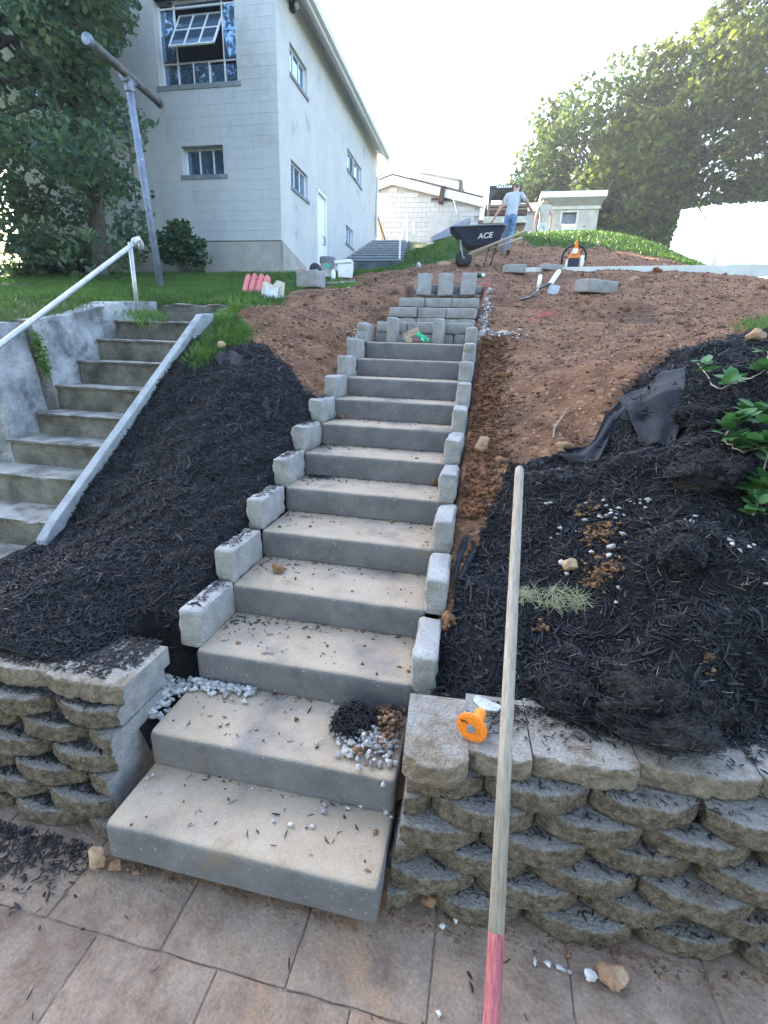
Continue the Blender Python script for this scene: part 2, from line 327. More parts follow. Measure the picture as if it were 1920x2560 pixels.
cps += [(-3.67, 10.5, 3.46), (-3.67, 13, 3.86), (-2.6, 15.0, 4.25), (-1.7, 15.2, 4.42), (-3.2, 20.2, 6.1), (-1.9, 20.2, 6.1), (-7, 10.5, 3.42), (-11, 10.5, 3.40), (-4.06, 6.5, 2.60), (-2.25, 3.6, 2.08), (-2.3, 2.05, 1.74), (-5, 2.2, 1.75), (-5, 4, 2.18), (-10, 4, 2.15), (-10, 2, 1.7), (-1.4, 4.0, 2.16), (-2.0, 5.0, 2.33), (-8, 7, 2.75),
        (2.5, 18.3, 4.9), (6, 18.5, 4.5), (2, 21, 5.4), (4, 25, 5.9), (-2, 25, 6.6), (9, 25, 5.2), (6.5, 9.4, 2.9), (8.5, 12, 3.0), (10, 15, 2.8), (12, 8, 2.3), (6, 4, 2.2), (10, 4, 2.2), (10, 1, 1.0), (5.5, 1, .8), (16, 20, 3.2), (-14, 12, 3.4), (-14, 20, 5.5), (0, 38, 6.5), (20, 38, 4.5), (-16, 38, 6.5)]
CP = np.array(cps); _n = len(CP)
def _U(d2): return np.where(d2 > 1e-12, d2*np.log(d2+1e-12), 0)
_d2 = ((CP[:, None, :2]-CP[None, :, :2])**2).sum(-1)
_A = np.zeros((_n+3, _n+3)); _A[:_n, :_n] = _U(_d2)+np.eye(_n)*.01; _A[:_n, _n] = 1; _A[:_n, _n+1:] = CP[:, :2]; _A[_n, :_n] = 1; _A[_n+1:, :_n] = CP[:, :2].T
_w = np.linalg.solve(_A, np.concatenate([CP[:, 2], [0, 0, 0]]))
def sstep(a, b, x): t = np.clip((x-a)/(b-a), 0, 1); return t*t*(3-2*t)
def H0(x, y):
    x = np.asarray(x, float); y = np.asarray(y, float); sh = x.shape; x = x.ravel(); y = y.ravel(); out = np.empty_like(x)
    for i in range(0, len(x), 20000):
        X, Y = x[i:i+20000], y[i:i+20000]
        out[i:i+20000] = _U((X[:, None]-CP[:, 0])**2+(Y[:, None]-CP[:, 1])**2)@_w[:_n]+_w[_n]+_w[_n+1]*X+_w[_n+2]*Y
    # trench of the new stair, and the pit beside its two lowest slabs
    tz = np.interp(y, [0, 4.1, 4.5, 5.0, 5.6, 6.2, 6.8], [.02, 1.78, 1.86, 2.05, 2.25, 2.42, 2.75])
    inn = sstep(-.10, -.02, x)*(1-sstep(.97, 1.07, x))*(1-sstep(6.4, 6.8, y))
    out = np.where(inn > 0, out*(1-inn)+np.minimum(out, tz)*inn, out)
    pit = sstep(-.32, -.20, x)*(1-sstep(.02, .1, x))*(1-sstep(.62, .74, y))
    out = out*(1-pit)+np.minimum(out, .27)*pit
    return out.reshape(sh)
def H(x, y): return float(H0(np.array([x]), np.array([y]))[0])
def GP(vx, vy, lift=0, far=30):
    """where the line of sight of a picture point meets the ground"""
    d = ray(vx, vy); t = np.linspace(.9, far, 2600); P = CAMP+t[:, None]*d; g = P[:, 2]-H0(P[:, 0], P[:, 1])
    ok = (P[:, 1] > .3); i = np.where((g < 0) & ok)[0]
    if len(i) == 0: return P[-1]
    i = i[0]; p = P[i]; return np.array([p[0], p[1], H(p[0], p[1])+lift])
def fbm(x, y, s, seed=0, oct=4):
    out = np.empty(x.size); xr, yr = x.ravel(), y.ravel()
    for i in range(x.size): out[i] = mnoise.fractal((xr[i]*s+seed*13.7, yr[i]*s-seed*7.1, seed*3.3), 1.0, 2.0, oct)
    return out.reshape(x.shape)

xs = np.concatenate([np.arange(-40, -6, 2.0), np.arange(-6, -1.4, .1), np.arange(-1.4, 4.2, .032), np.arange(4.2, 9, .1), np.arange(9, 60, 2.0)])
ys = np.concatenate([np.arange(.36, 4.6, .032), np.arange(4.6, 9, .06), np.arange(9, 17, .12), np.arange(17, 90, 2.0)])
GX, GY = np.meshgrid(xs, ys); GZ = H0(GX, GY)
N1 = fbm(GX, GY, 2.2, 1); N2 = fbm(GX, GY, 11, 2, 3)
# what covers the ground: 0 soil, 1 mulch, 2 lawn
bl = np.interp(GY, [0, 2.4, 2.75, 3.0, 3.1], [.2, .2, -.35, -.75, -1.3])                 # upper end of the left mulch bed
cover = np.zeros(GX.shape, int)
cover[(GX < -.02) & (GX > -1.5) & (GY < 3.05) & (GX < bl+N1*.08)] = 1
rb = np.interp(GX, [1.0, 1.12, 1.35, 1.6, 1.9, 2.2, 2.6, 3.2, 4.5], [.4, 1.35, 1.95, 2.05, 2.25, 2.75, 3.05, 3.2, 3.3])
cover[(GX > .98) & (GY < rb+N1*.10)] = 1
gl = np.interp(GY, [0, 3.2, 3.6, 4.0, 4.4, 5.5, 7.0, 9.5, 12, 15, 16], [-1.55, -1.5, -1.25, -1.25, -1.3, -1.6, -1.9, -1.7, -1.4, -.2, 0])
cover[(GX < gl+N1*.12)] = 2
hy = np.interp(GX, [-2, -.3, .6, 1.3, 2.0, 3, 4, 5.5, 7.5, 30], [13.8, 12.4, 13.4, 14.8, 13.2, 12.8, 12.4, 11.4, 10.4, 10.4])
cover[(GY > hy+N1*.25) & (GX > -2.2)] = 2
cover[(GX > 6.4) & (GY > 8.9)] = 2
cover[(GX > -1.45) & (GX < -1.18) & (GY > 2.95) & (GY < 3.5)] = 2
amp1 = np.where(cover == 0, .035, np.where(cover == 1, np.where(GX > 1, .075, .04), .02)); amp2 = np.where(cover == 0, .015, np.where(cover == 1, .022, .005))
cor = sstep(-.12, -.02, GX)*(1-sstep(.98, 1.08, GX))*(GY < 6.6)
edge = sstep(.36, .7, GY)
GZ = GZ+(N1*amp1+N2*amp2)*(1-cor)*edge
for (vx, vy, sx, sy, h, th) in ((1440, 880, .22, .14, .10, .3), (1530, 900, .16, .12, .13, .2), (1250, 1040, .30, .10, .05, .1), (1560, 1010, .25, .16, .12, -.3), (1240, 1490, .14, .11, .10, 0), (1420, 1510, .22, .13, .13, .2), (1480, 1420, .2, .1, .06, .4), (1470, 1190, .16, .08, .07, .3), (1600, 1250, .2, .1, .06, 0)):
    c = GP(vx, vy); dx = GX-c[0]; dy = GY-c[1]; a = (dx*math.cos(th)+dy*math.sin(th))/sx; b = (-dx*math.sin(th)+dy*math.cos(th))/sy; q = a*a+b*b
    GZ += h*np.exp(-q**2)*(1+.25*N2)
GZ = np.clip(GZ, -.4, 9)
_xi, _yi = xs, ys
def HS(x, y):
    """height of the finished surface (bilinear)"""
    x = np.asarray(x, float); y = np.asarray(y, float); i = np.clip(np.searchsorted(_xi, x)-1, 0, len(_xi)-2); j = np.clip(np.searchsorted(_yi, y)-1, 0, len(_yi)-2)
    u = np.clip((x-_xi[i])/(_xi[i+1]-_xi[i]), 0, 1); v = np.clip((y-_yi[j])/(_yi[j+1]-_yi[j]), 0, 1)
    return GZ[j, i]*(1-u)*(1-v)+GZ[j, i+1]*u*(1-v)+GZ[j+1, i]*(1-u)*v+GZ[j+1, i+1]*u*v
def COVER(x, y):
    i = np.clip(np.searchsorted(_xi, x)-1, 0, len(_xi)-2); j = np.clip(np.searchsorted(_yi, y)-1, 0, len(_yi)-2); return cover[j, i]
def GS(vx, vy, lift=0, far=40, t0=1.0):
    d = ray(vx, vy); t = np.linspace(t0, far, 6000); P = CAMP+t[:, None]*d; g = P[:, 2]-HS(P[:, 0], P[:, 1])
    i = np.where((g < 0) & (P[:, 1] > .36))[0]; p = P[i[0]] if len(i) else P[-1]; return np.array([p[0], p[1], float(HS(p[0], p[1]))+lift])
nx, ny = len(xs), len(ys)
idx = np.arange(nx*ny).reshape(ny, nx)
quads = np.stack([idx[:-1, :-1], idx[:-1, 1:], idx[1:, 1:], idx[1:, :-1]], -1)
qx = (GX[:-1, :-1]+GX[1:, 1:])/2; qy = (GY[:-1, :-1]+GY[1:, 1:])/2; qc = cover[:-1, :-1]
hole = ((qx > -3.3) & (qx < -1.36) & (qy < 2.1)) | ((qx > -2.3) & (qx < -1.36) & (qy < 3.92)) | ((qx < -3.3) & (qy < 2.1)) | ((qx < -3.72) & (qx > -10.7) & (qy > 10.62) & (qy < 19.6))
# narrow joint beside the cheek wall keeps the bed
VV = np.stack([GX, GY, GZ], -1).reshape(-1, 3)
for cname, ci, mt in (('ground', 0, 'soil'), ('mulch_bed', 1, 'mulchbed'), ('lawn', 2, 'lawnsoil')):
    F = quads[(qc == ci) & ~hole]; u, inv = np.unique(F, return_inverse=True)
    link(cname, mesh_np(cname, VV[u], inv.reshape(-1, 4), smooth=True), mt, kind='structure')

# ------------------------------------------------------------------ pavement in front
pav = G().box2((-3.2, -3.2, -.16), (4.5, .60, -.0655)).obj('pavement', 'sand', kind='structure')
pm = [weathered_box('paver', (.407, .407, .06), .006, .0024, s, 5, .004) for s in range(5)]
for m_ in pm: m_.materials.append(MATS['paver'])
for r_ in range(-4, 2):
    y0 = -.115+r_*.41; off = -.08 if r_ % 2 == 0 else .115
    for c_ in range(-5, 8):
        x0 = off+c_*.41
        o = link('paver', random.choice(pm), None, pav, (x0+.205, y0+.205, -.118-random.random()*.003), (random.uniform(-.004, .004), random.uniform(-.004, .004), random.choice((0, math.pi/2, math.pi, -math.pi/2))))
        if y0 > .2 and x0 < -1.3: o.location.z -= .02

# ------------------------------------------------------------------ new precast steps
OFF = [.0687, -.0144, -.0351, -.0412, -.0198, .0099, .0068, .0147, .0055, .0001, .0033, .0015]
LX = [.0098, .0088, .0196, .0157, .0073, -.0027, -.0046, -.0062, -.0067, -.0135, -.0151, -.0125]
ordn = ['lowest', 'second', 'third', 'fourth', 'fifth', 'sixth', 'seventh', 'eighth', 'ninth', 'tenth', 'eleventh', 'twelfth']
def slab_mesh(seed):
    d = .40; w = SLW; h = RISE-.004; r = .023
    prof = [(0, 0), (0, h-r-.006), (0, h-r)]+[(r-r*math.cos(a), h-r+r*math.sin(a)) for a in np.linspace(.25, math.pi/2, 6)]+[(r+.006, h), (d*.33, h), (d*.66, h), (d, h), (d, 0)]
    nxs = 25; X = np.concatenate([[0, .006, .014], np.linspace(.03, w-.03, nxs), [w-.014, w-.006, w]]); ins = np.zeros(len(X)); ins[0] = ins[-1] = .012; ins[1] = ins[-2] = .004; ins[2] = ins[-3] = .001
    V = []; n = len(prof)
    for x, q in zip(X, ins):
        for (yy, zz) in prof:
            cy_, cz_ = d/2, h/2; dy = yy-cy_; dz = zz-cz_
            p = [x, cy_+dy*(1-q/(d/2)), cz_+dz*(1-q/(h/2))]
            k = vn(p, 6, seed)*.0016+vn(p, 24, seed)*.0008
            if yy < .03 and zz > h-.04: k -= max(0, vn(p, 14, seed+5)-.25)*.010      # nicks along the nose
            p[1] -= k*(1 if yy < d/2 else -1); p[2] += k*.6 if zz > h/2 else 0
            V.append(p)
    F = [(i*n+j, i*n+(j+1) % n, (i+1)*n+(j+1) % n, (i+1)*n+j) for i in range(len(X)-1) for j in range(n)]
    g = G(); g.v = [tuple(p) for p in V]; g.f = F+[tuple(range(n)), tuple(reversed([(len(X)-1)*n+j for j in range(n)]))]
    me = g.mesh('concrete_step', smooth=True)
    return me
STEP = []
for i in range(12):
    y0 = i*TREAD+OFF[i]; x0 = LX[i]; STEP.append((x0, y0, (i+1)*RISE))
    lab = {0: 'lowest precast concrete step overhanging the pavement', 1: 'second concrete step up with gravel heap at its right end', 11: 'topmost precast concrete step carrying the hand brushes'}.get(i, '%s precast concrete step from the bottom of the new stair' % ordn[i])
    me = slab_mesh(i+1); me.set_sharp_from_angle(angle=R(40))
    o = link('concrete_step', me, 'slab', None, (x0, y0, i*RISE+.002), None, label=lab, cat='step', group='precast steps of the new stair')

# edging blocks on both sides
for i in range(2, 12):
    x0, y0, z0 = STEP[i]
    ln = TREAD-.012 if i < 11 else .30
    for side in (-1, 1):
        me = weathered_box('edging_block', (.105, ln, .185), .021, .004, i*2+side, 4, .012)
        w = .012+random.uniform(-.004, .006)
        if side < 0: x = x0-.0525+w-.004
        else: x = x0+SLW+.0525-w-.004
        zz = z0-.018 if side < 0 else z0-.03
        if side > 0 and i == 2: zz = z0-.055
        o = link('edging_block', me, 'block', None, (x, y0+.004+ln/2+(.015 if side < 0 else 0), zz), (random.uniform(-.015, .015), random.uniform(-.02, .02), random.uniform(-.03, .03)),
                 label='grey concrete block at the %s end of the %s step from the bottom' % ('left' if side < 0 else 'right', ordn[i]), cat='concrete block', group='edging blocks beside the new steps')

# stacked block rows above the slabs
bmA = [weathered_box('block', (.312, .21, .104), .011, .0025, 40+s, 4, .005) for s in range(5)]
for m_ in bmA: m_.materials.append(MATS['block'])
bmH = weathered_box('block', (.152, .21, .104), .011, .0025, 61, 3, .005); bmH.materials.append(MATS['block'])
def row(Y, xl, ztop, courses, label, halves=()):
    e = empty('block_riser', (xl, Y, ztop-.106*courses), label=label, cat='block wall', group='dry stacked block risers at the stair head')
    for c in range(courses):
        z = .106*(courses-1-c); x = -.004*c
        sh = .156 if (c % 2 and halves) else 0
        lst = [(.157, bmH)]*0
        px = x
        seq = ['L', 'L', 'L'] if not sh else ['H', 'L', 'L', 'H']
        for s in seq:
            w = .318 if s == 'L' else .157
            link('block', random.choice(bmA) if s == 'L' else bmH, None, e, (px+w/2, .105+random.uniform(-.006, .006), z), (0, 0, random.uniform(-.012, .012))); px += w
    return e
row(4.10, .008, 2.035, 2, 'lowest two-course riser of stacked grey blocks behind the brushes', halves=(1,))
row(4.65, .020, 2.222, 2, 'second riser of stacked grey blocks above the last concrete step', halves=())
row(5.20, .030, 2.383, 2, 'third riser of stacked grey blocks below the three upright blocks', halves=(1,))
row(6.40, .020, 2.686, 2, 'uppermost riser of stacked blocks behind the three upright blocks', halves=())
sb = weathered_box('standing_block', (.105, .20, .235), .018, .003, 71, 4, .008)
for vx, Y, dz, lab in ((845, 3.90, 0, 'upright grey block standing left of the brushes on the top step'), (945, 3.93, 0, 'upright grey block standing right of the brushes on the top step')):
    p = at(vx, 737, Y); o = link('standing_block', sb, 'block', None, (p[0], Y+.07, 12*RISE-.003), (0, 0, random.uniform(-.05, .05)), label=lab, cat='concrete block', group='loose blocks stood on end')
sb2 = weathered_box('standing_block', (.205, .11, .285), .018, .003, 73, 4, .008)
for vx, tl, lab in ((915, -.12, 'left upright block leaning against the uppermost block riser'), (962, -.03, 'tallest middle upright block before the uppermost block riser'), (1010, -.12, 'right upright block leaning against the uppermost block riser')):
    p = at(vx, 639, 6.24); link('standing_block', sb2, 'block', None, (p[0], 6.255, float(p[2])), (tl, random.uniform(-.02, .02), random.uniform(-.04, .04)), label=lab, cat='concrete block', group='loose blocks stood on end')
G().box2((.02, 5.3, 2.16), (.95, 6.42, 2.384)).obj('base_fill', 'gravel', kind='structure')

# ------------------------------------------------------------------ retaining walls
def wb_mesh(name, a, b, depth, h, seed, bulge=.058, cl=None, ch=None, rough=.008, mat='wallblock'):
    """retaining block, joint line at y=0, convex rough front; a..b across, optionally cut at cl / ch"""
    c = (a+b)/2; hw = (b-a)/2-.003
    def front(x):
        t = min(1, abs(x-c)/hw); return -bulge*(1-t**2.6)
    lo = a+.003 if cl is None else cl; hi = b-.003 if ch is None else ch
    X = np.linspace(lo, hi, 33); lev = np.linspace(0, h, 10)
    V = []; F = []; n = len(X)
    for j, z in enumerate(lev):
        for i, x in enumerate(X):
            y = front(x); p = (x, y, z)
            e = .005 if j in (0, len(lev)-1) else 0
            k = vn(p, 11, seed)*rough*1.2+vn(p, 34, seed+2)*rough*1.0+vn(p, 75, seed+4)*rough*.5
            V.append((x+(vn(p, 20, seed+7)*.003), y+e+k, z+vn(p, 16, seed+9)*.0025))
    for j in range(len(lev)-1):
        for i in range(n-1): q = j*n+i; F.append((q, q+1, q+n+1, q+n))
    tp = (len(lev)-1)*n; b0 = len(V); tap = .02
    V += [(lo+(tap if cl is None else 0), depth, 0), (hi-(tap if ch is None else 0), depth, 0), (lo+(tap if cl is None else 0), depth, h), (hi-(tap if ch is None else 0), depth, h)]
    F.append(tuple([tp+i for i in range(n)]+[b0+3, b0+2])); F.append(tuple([i for i in reversed(range(n))]+[b0, b0+1]))
    F.append(tuple([j*n for j in range(len(lev))]+[b0+2, b0])); F.append(tuple([j*n+n-1 for j in reversed(range(len(lev)))]+[b0+1, b0+3])); F.append((b0, b0+2, b0+3, b0+1))
    g = G(); g.v = V; g.f = F; me = g.mesh(name); me.materials.append(MATS[mat]); me.materials.append(MATS['cutstone'])
    for p in me.polygons:
        if (ch is not None and p.normal.x > .9) or (cl is not None and p.normal.x < -.9): p.material_index = 1
    me.polygons.foreach_set('use_smooth', [len(p.vertices) == 4 and p.area < .002 for p in me.polygons]); return me
BH = .0805; PITCH = .333
wr = empty('retaining_wall', (1.0, .212, -.06), math.atan(.06), label='right retaining wall of scalloped tan blocks under the black mulch bank', cat='retaining wall', group='scalloped block retaining walls')
for c in range(6):
    sb_ = .018*c; par = c % 2; z = c*BH; k0 = 0
    j0 = (.433 if par == 0 else .267)-PITCH*2
    for q in range(10):
        a = j0+q*PITCH; b = a+PITCH
        if b < .05: continue
        cl = None
        if a < -.02: cl = -.02+.008*c
        if cl is not None and b-cl < .04: continue
        link('wall_block', wb_mesh('wall_block', a, b, .24, BH-.0015, c*20+q, cl=cl), 'wallblock', wr, (random.uniform(-.004, .004), sb_+random.uniform(-.008, .008), z+random.uniform(0, .0012)), (0, 0, random.uniform(-.02, .02)))
capx = [(.0, .205, .115), (.200, .405, .06), (.41, .735, .05), (.742, 1.10, .045), (1.105, 1.46, .05), (1.465, 1.82, .05), (1.825, 2.18, .05), (2.185, 2.54, .05)]
for q, (a, b, bu) in enumerate(capx):
    me = wb_mesh('cap_block', a-.02, b+.02, .26, .082, 200+q, bulge=bu*.55, cl=a, ch=b, rough=.010, mat='capblock')
    link('cap_block', me, 'capblock', wr, (0, .108+(-.045 if q == 0 else -.012+.012*min(q, 4)), 6*BH+(.004 if q == 0 else 0)), (0, 0, random.uniform(-.015, .015)))
wl = empty('retaining_wall', (0, .195, -.06), 0, label='left retaining wall of scalloped tan blocks beside the lowest steps', cat='retaining wall', group='scalloped block retaining walls')
for c in range(6):
    sb_ = .021*c; par = c % 2; z = c*BH; j0 = (-.035 if par == 1 else -.20)
    for q in range(-5, 2):
        a = j0+q*PITCH; b = a+PITCH
        ch = None
        if b > -.07: ch = -.066+.004*math.sin(c*2)
        if ch is not None and ch-a < .04: continue
        link('wall_block', wb_mesh('wall_block', a, b, .24, BH-.0015, 300+c*20+q, ch=ch, bulge=.056), 'wallblock', wl, (0, sb_+random.uniform(-.008, .008), z+random.uniform(0, .0012)), (0, 0, random.uniform(-.012, .012)))
for q, (a, b) in enumerate(((-.39, -.058), (-.74, -.397), (-1.10, -.747), (-1.46, -1.107))):
    me = wb_mesh('cap_block', a-.02, b+.02, .26, .082, 400+q, bulge=.028, cl=a, ch=b, rough=.010, mat='capblock')
    link('cap_block', me, 'capblock', wl, (0, .12+.008*q, 6*BH), (0, 0, random.uniform(-.01, .01)))

# ------------------------------------------------------------------ old concrete staircase on the left
SX0, SX1 = -2.2, -1.36
os_ = empty('old_staircase', ((SX0+SX1)/2, .6, -.06), label='old weathered concrete staircase with chipped steps on the left', cat='staircase')
OSL = Vector(os_.location)
olds = [(.09, .66), (.27, .90), (.45, 1.14), (.64, 1.387), (.847, 1.66), (1.03, 1.90), (1.20, 2.13), (1.388, 2.355), (1.58, 2.61), (1.757, 2.85), (1.925, 3.09), (2.148, 3.88)]
def old_step(z, y, x0, x1, d, seed):
    """chipped step: tread with a slight nosing over a rough riser"""
    n = 26; X = np.linspace(x0, x1, n); prof = [(0.012, -.34), (.012, -.03), (-.006, -.022), (-.008, -.006), (.004, 0), (d*.5, 0), (d, 0), (d, -.34)]; V = []; m = len(prof)
    for x in X:
        ch = max(0, vn((x, y, z), 5, seed)-.05)*.05+max(0, vn((x, y, z), 18, seed+1))*.012
        for k, (a, b) in enumerate(prof):
            p = (x, a, b); V.append((x, y+a+(ch if 1 <= k <= 4 and k > 1 else 0)+vn(p, 8, seed)*.006, z+b-(ch*.6 if k in (3, 4) else 0)+vn(p, 4, seed+2)*.004))
    g = G(); g.v = V; g.f = [(i*m+j, i*m+(j+1) % m, (i+1)*m+(j+1) % m, (i+1)*m+j) for i in range(n-1) for j in range(m)]+[tuple(range(m)), tuple(reversed(range((n-1)*m, n*m)))]
    return g
for k, (z, y) in enumerate(olds):
    x0 = -3.3 if k < 6 else SX0+.01
    if k == 11: x0 = -2.42
    ny_ = olds[k+1][1] if k < 11 else y+.45
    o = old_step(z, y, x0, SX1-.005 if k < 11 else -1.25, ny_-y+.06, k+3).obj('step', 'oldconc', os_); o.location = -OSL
# thin sloping cheek wall between old stair and mulch
pr = [(1.20, .60), (1.30, .69), (3.06, 1.985), (3.24, 2.005), (3.26, 1.3), (1.30, .10), (1.20, .10)]
mx = Matrix(((0, 0, 1, 0), (1, 0, 0, 0), (0, 1, 0, 0), (0, 0, 0, 1)))
G().prism(pr, -1.352, -1.288, mx).obj('cheek_wall', 'cheek', None, bevel=.01, label='thin sloping grey cheek wall beside the old staircase', cat='wall')
# cracked side wall left of the old stair, with a return along the lawn
def rough_prism(name, pr, h0, h1, mx, mat, amp=.012, **kw):
    me = G().prism(pr, h0, h1, mx).mesh(name); bm = bmesh.new(); bm.from_mesh(me)
    bmesh.ops.triangulate(bm, faces=bm.faces)
    for _ in range(5):
        es = [e for e in bm.edges if e.calc_length() > .10]
        if not es: break
        bmesh.ops.subdivide_edges(bm, edges=es, cuts=1); bmesh.ops.triangulate(bm, faces=[f for f in bm.faces if len(f.verts) > 3])
    for v in bm.verts: v.co += Vector((vn(v.co, 5, 1), vn(v.co, 5, 2), vn(v.co, 5, 3)*.7))*amp
    bm.to_mesh(me); bm.free(); return link(name, me, mat, **kw)
sw = empty('side_wall', (-2.3, 2.0, 1.0), label='cracked mottled concrete side wall holding back the lawn', cat='wall')
a_ = rough_prism('wall_section', [(2.36, 1.0), (2.34, 1.45), (2.24, 1.86), (2.6, 1.925), (3.2, 2.085), (3.72, 2.14), (3.72, 1.0)], -2.46, -2.2, mx, 'oldwall', parent=sw); a_.location = -sw.location
b_ = rough_prism('wall_section', [(1.9, .6), (1.9, 1.79), (2.06, 1.83), (2.17, 1.835), (2.24, 1.45), (2.31, .6)], -2.48, -2.212, mx, 'oldwall', parent=sw); b_.location = -sw.location
c_ = G().box2((-6.0, 2.02, .6), (-2.49, 2.25, 1.80)).obj('wall_return', 'oldwall', sw, bevel=.015); c_.location = -sw.location
# pipe handrail
ra, rb_ = atx(0, 745, -2.0), atx(296, 521, -2.0); rdir = (rb_-ra)/np.linalg.norm(rb_-ra); rlo = ra-rdir*1.6
hr = empty('handrail', (-2.0, 3.2, 1.93), label='galvanized pipe handrail sloping down beside the old staircase', cat='handrail')
ho = Vector(hr.location)
G().tube([Vector(rlo)-ho, Vector(rb_)-ho], .018, 12).obj('rail', 'galv', hr, smooth=True)
top = Vector(rb_)-ho
G().tube([Vector((0, -.03, 0)), Vector((0, -.03, top.z-.03))], .017, 12).obj('post', 'galv', hr, smooth=True)
G().tube([top+Vector((0, -.06, -.04)), top+Vector((0, -.03, .0)), top+Vector((0, .02, .02)), top+Vector((0, .05, -.01)), top+Vector((0, .045, -.05))], .024, 12).obj('elbow', 'galv', hr, smooth=True)
lp = atx(20, 800, -2.0)
G().tube([Vector((0, rlo[1]-3.2+.05, -1.9)), Vector((0, rlo[1]-3.2+.05, rlo[2]-1.93))], .017, 12).obj('post', 'galv', hr, smooth=True)
# clothesline pole
pb, pt = Vector(at(350, 624, 6.5)), Vector(at(276, 170, 6.5)); pb.z = float(HS(pb.x, pb.y))-.03
cl_ = empty('clothesline_pole', pb, label='leaning blue grey clothesline pole with rusty crossbar on the lawn', cat='pole')
G().tube([Vector((0, 0, -.2)), pt-pb], .052, 14).obj('post', 'pole', cl_, smooth=True)
n1, n2 = Vector(at(190, 86, 5.7))-pb, Vector(at(344, 222, 7.22))-pb
G().tube([n1, n2], .055, 14).obj('crossbar', 'barpipe', cl_, smooth=True)
dn = (n1-n2).normalized()
G().tube([n1-dn*.02, n1+dn*.035], .068, 14).obj('end_cap', 'pole', cl_, smooth=False)
G().tube([n2-dn*.03, n2+dn*.03], .064, 14).obj('end_cap', 'barpipe', cl_)
mid = pt-pb
G().tube([mid-dn*.10, mid+dn*.10], .070, 14).obj('tee_fitting', 'pole', cl_)
G().tube([mid+(pb-pt).normalized()*.03, mid+(pb-pt).normalized()*.16], .066, 14).obj('collar', 'pole', cl_)

# ------------------------------------------------------------------ the big block building
BX, BY, BX0, BY1 = -3.67, 10.5, -10.8, 19.9
bd = empty('block_building', (BX, BY, 3.3), label='tall pale blue grey block building with white eave on the left', cat='building')
BO = -bd.location
def plane_holes(U0, U1, W0, W1, holes, P, depth):
    """rectangular wall U x W with rectangular openings; P(u,w,d) -> point, d into the wall"""
    us = sorted({U0, U1, *[h[0] for h in holes], *[h[1] for h in holes]}); ws = sorted({W0, W1, *[h[2] for h in holes], *[h[3] for h in holes]}); g = G()
    for i in range(len(us)-1):
        for j in range(len(ws)-1):
            cu, cw = (us[i]+us[i+1])/2, (ws[j]+ws[j+1])/2
            if any(h[0] < cu < h[1] and h[2] < cw < h[3] for h in holes): continue
            g.poly([P(us[i], ws[j], 0), P(us[i+1], ws[j], 0), P(us[i+1], ws[j+1], 0), P(us[i], ws[j+1], 0)])
    for a, b, c, d in holes:
        for q in (((a, c), (a, d)), ((a, d), (b, d)), ((b, d), (b, c)), ((b, c), (a, c))):
            g.poly([P(*q[0], 0), P(*q[1], 0), P(*q[1], depth), P(*q[0], depth)])
    return g
Pf = lambda u, w, d: (u, BY+.004+d, w)              # front
Ps = lambda u, w, d: (BX-d, u, w)                   # side, u = y
def sidewin(vx0, vy0, vx1, vy1, vyb0, vyb1):
    a = atx(vx0, vy0, BX); b = atx(vx1, vy1, BX); c = atx(vx0, vyb0, BX); e = atx(vx1, vyb1, BX); return (a[1], b[1], (c[2]+e[2])/2, (a[2]+b[2])/2)
win_f = [(-6.40, -4.56, 7.10, 8.60), (-6.0, -4.99, 5.44, 5.99), (-9.6, -8.6, 5.44, 5.99), (-9.9, -8.1, 7.10, 8.60)]
win_s = [sidewin(625, 88, 663, 150, 156, 208), sidewin(628, 338, 665, 385, 400, 434), sidewin(750, 317, 766, 343, 362, 386), sidewin(747, 484, 763, 500, 520, 540), (16.5, 17.5, 7.2, 7.75)]
da, db = atx(684, 407, BX), atx(705, 425, BX); door = (da[1], db[1], 3.80, (da[2]+db[2])/2)
for nm, g, mt in (('wall', plane_holes(BX0, BX, 3.0, 9.3, win_f, Pf, .22), 'mortar'), ('wall', plane_holes(BY+.004, BY1, 3.0, 9.2, win_s+[door], Ps, .12), 'stucco')):
    g.obj(nm, mt, bd).location = BO
g = G(); g.poly([(BX0, BY1, 3.0), (BX, BY1, 3.0), (BX, BY1, 9.2), (BX0, BY1, 9.2)]); g.poly([(BX0, BY, 3.0), (BX0, BY1, 3.0), (BX0, BY1, 9.2), (BX0, BY, 9.2)])
g.poly([(BX0, BY+.01, 9.2), (BX, BY+.01, 9.2), ((BX+BX0)/2, BY+.01, 12.2)]); g.poly([(BX0, BY1-.01, 9.2), (BX, BY1-.01, 9.2), ((BX+BX0)/2, BY1-.01, 12.2)])
g.obj('wall', 'mortar', bd).location = BO
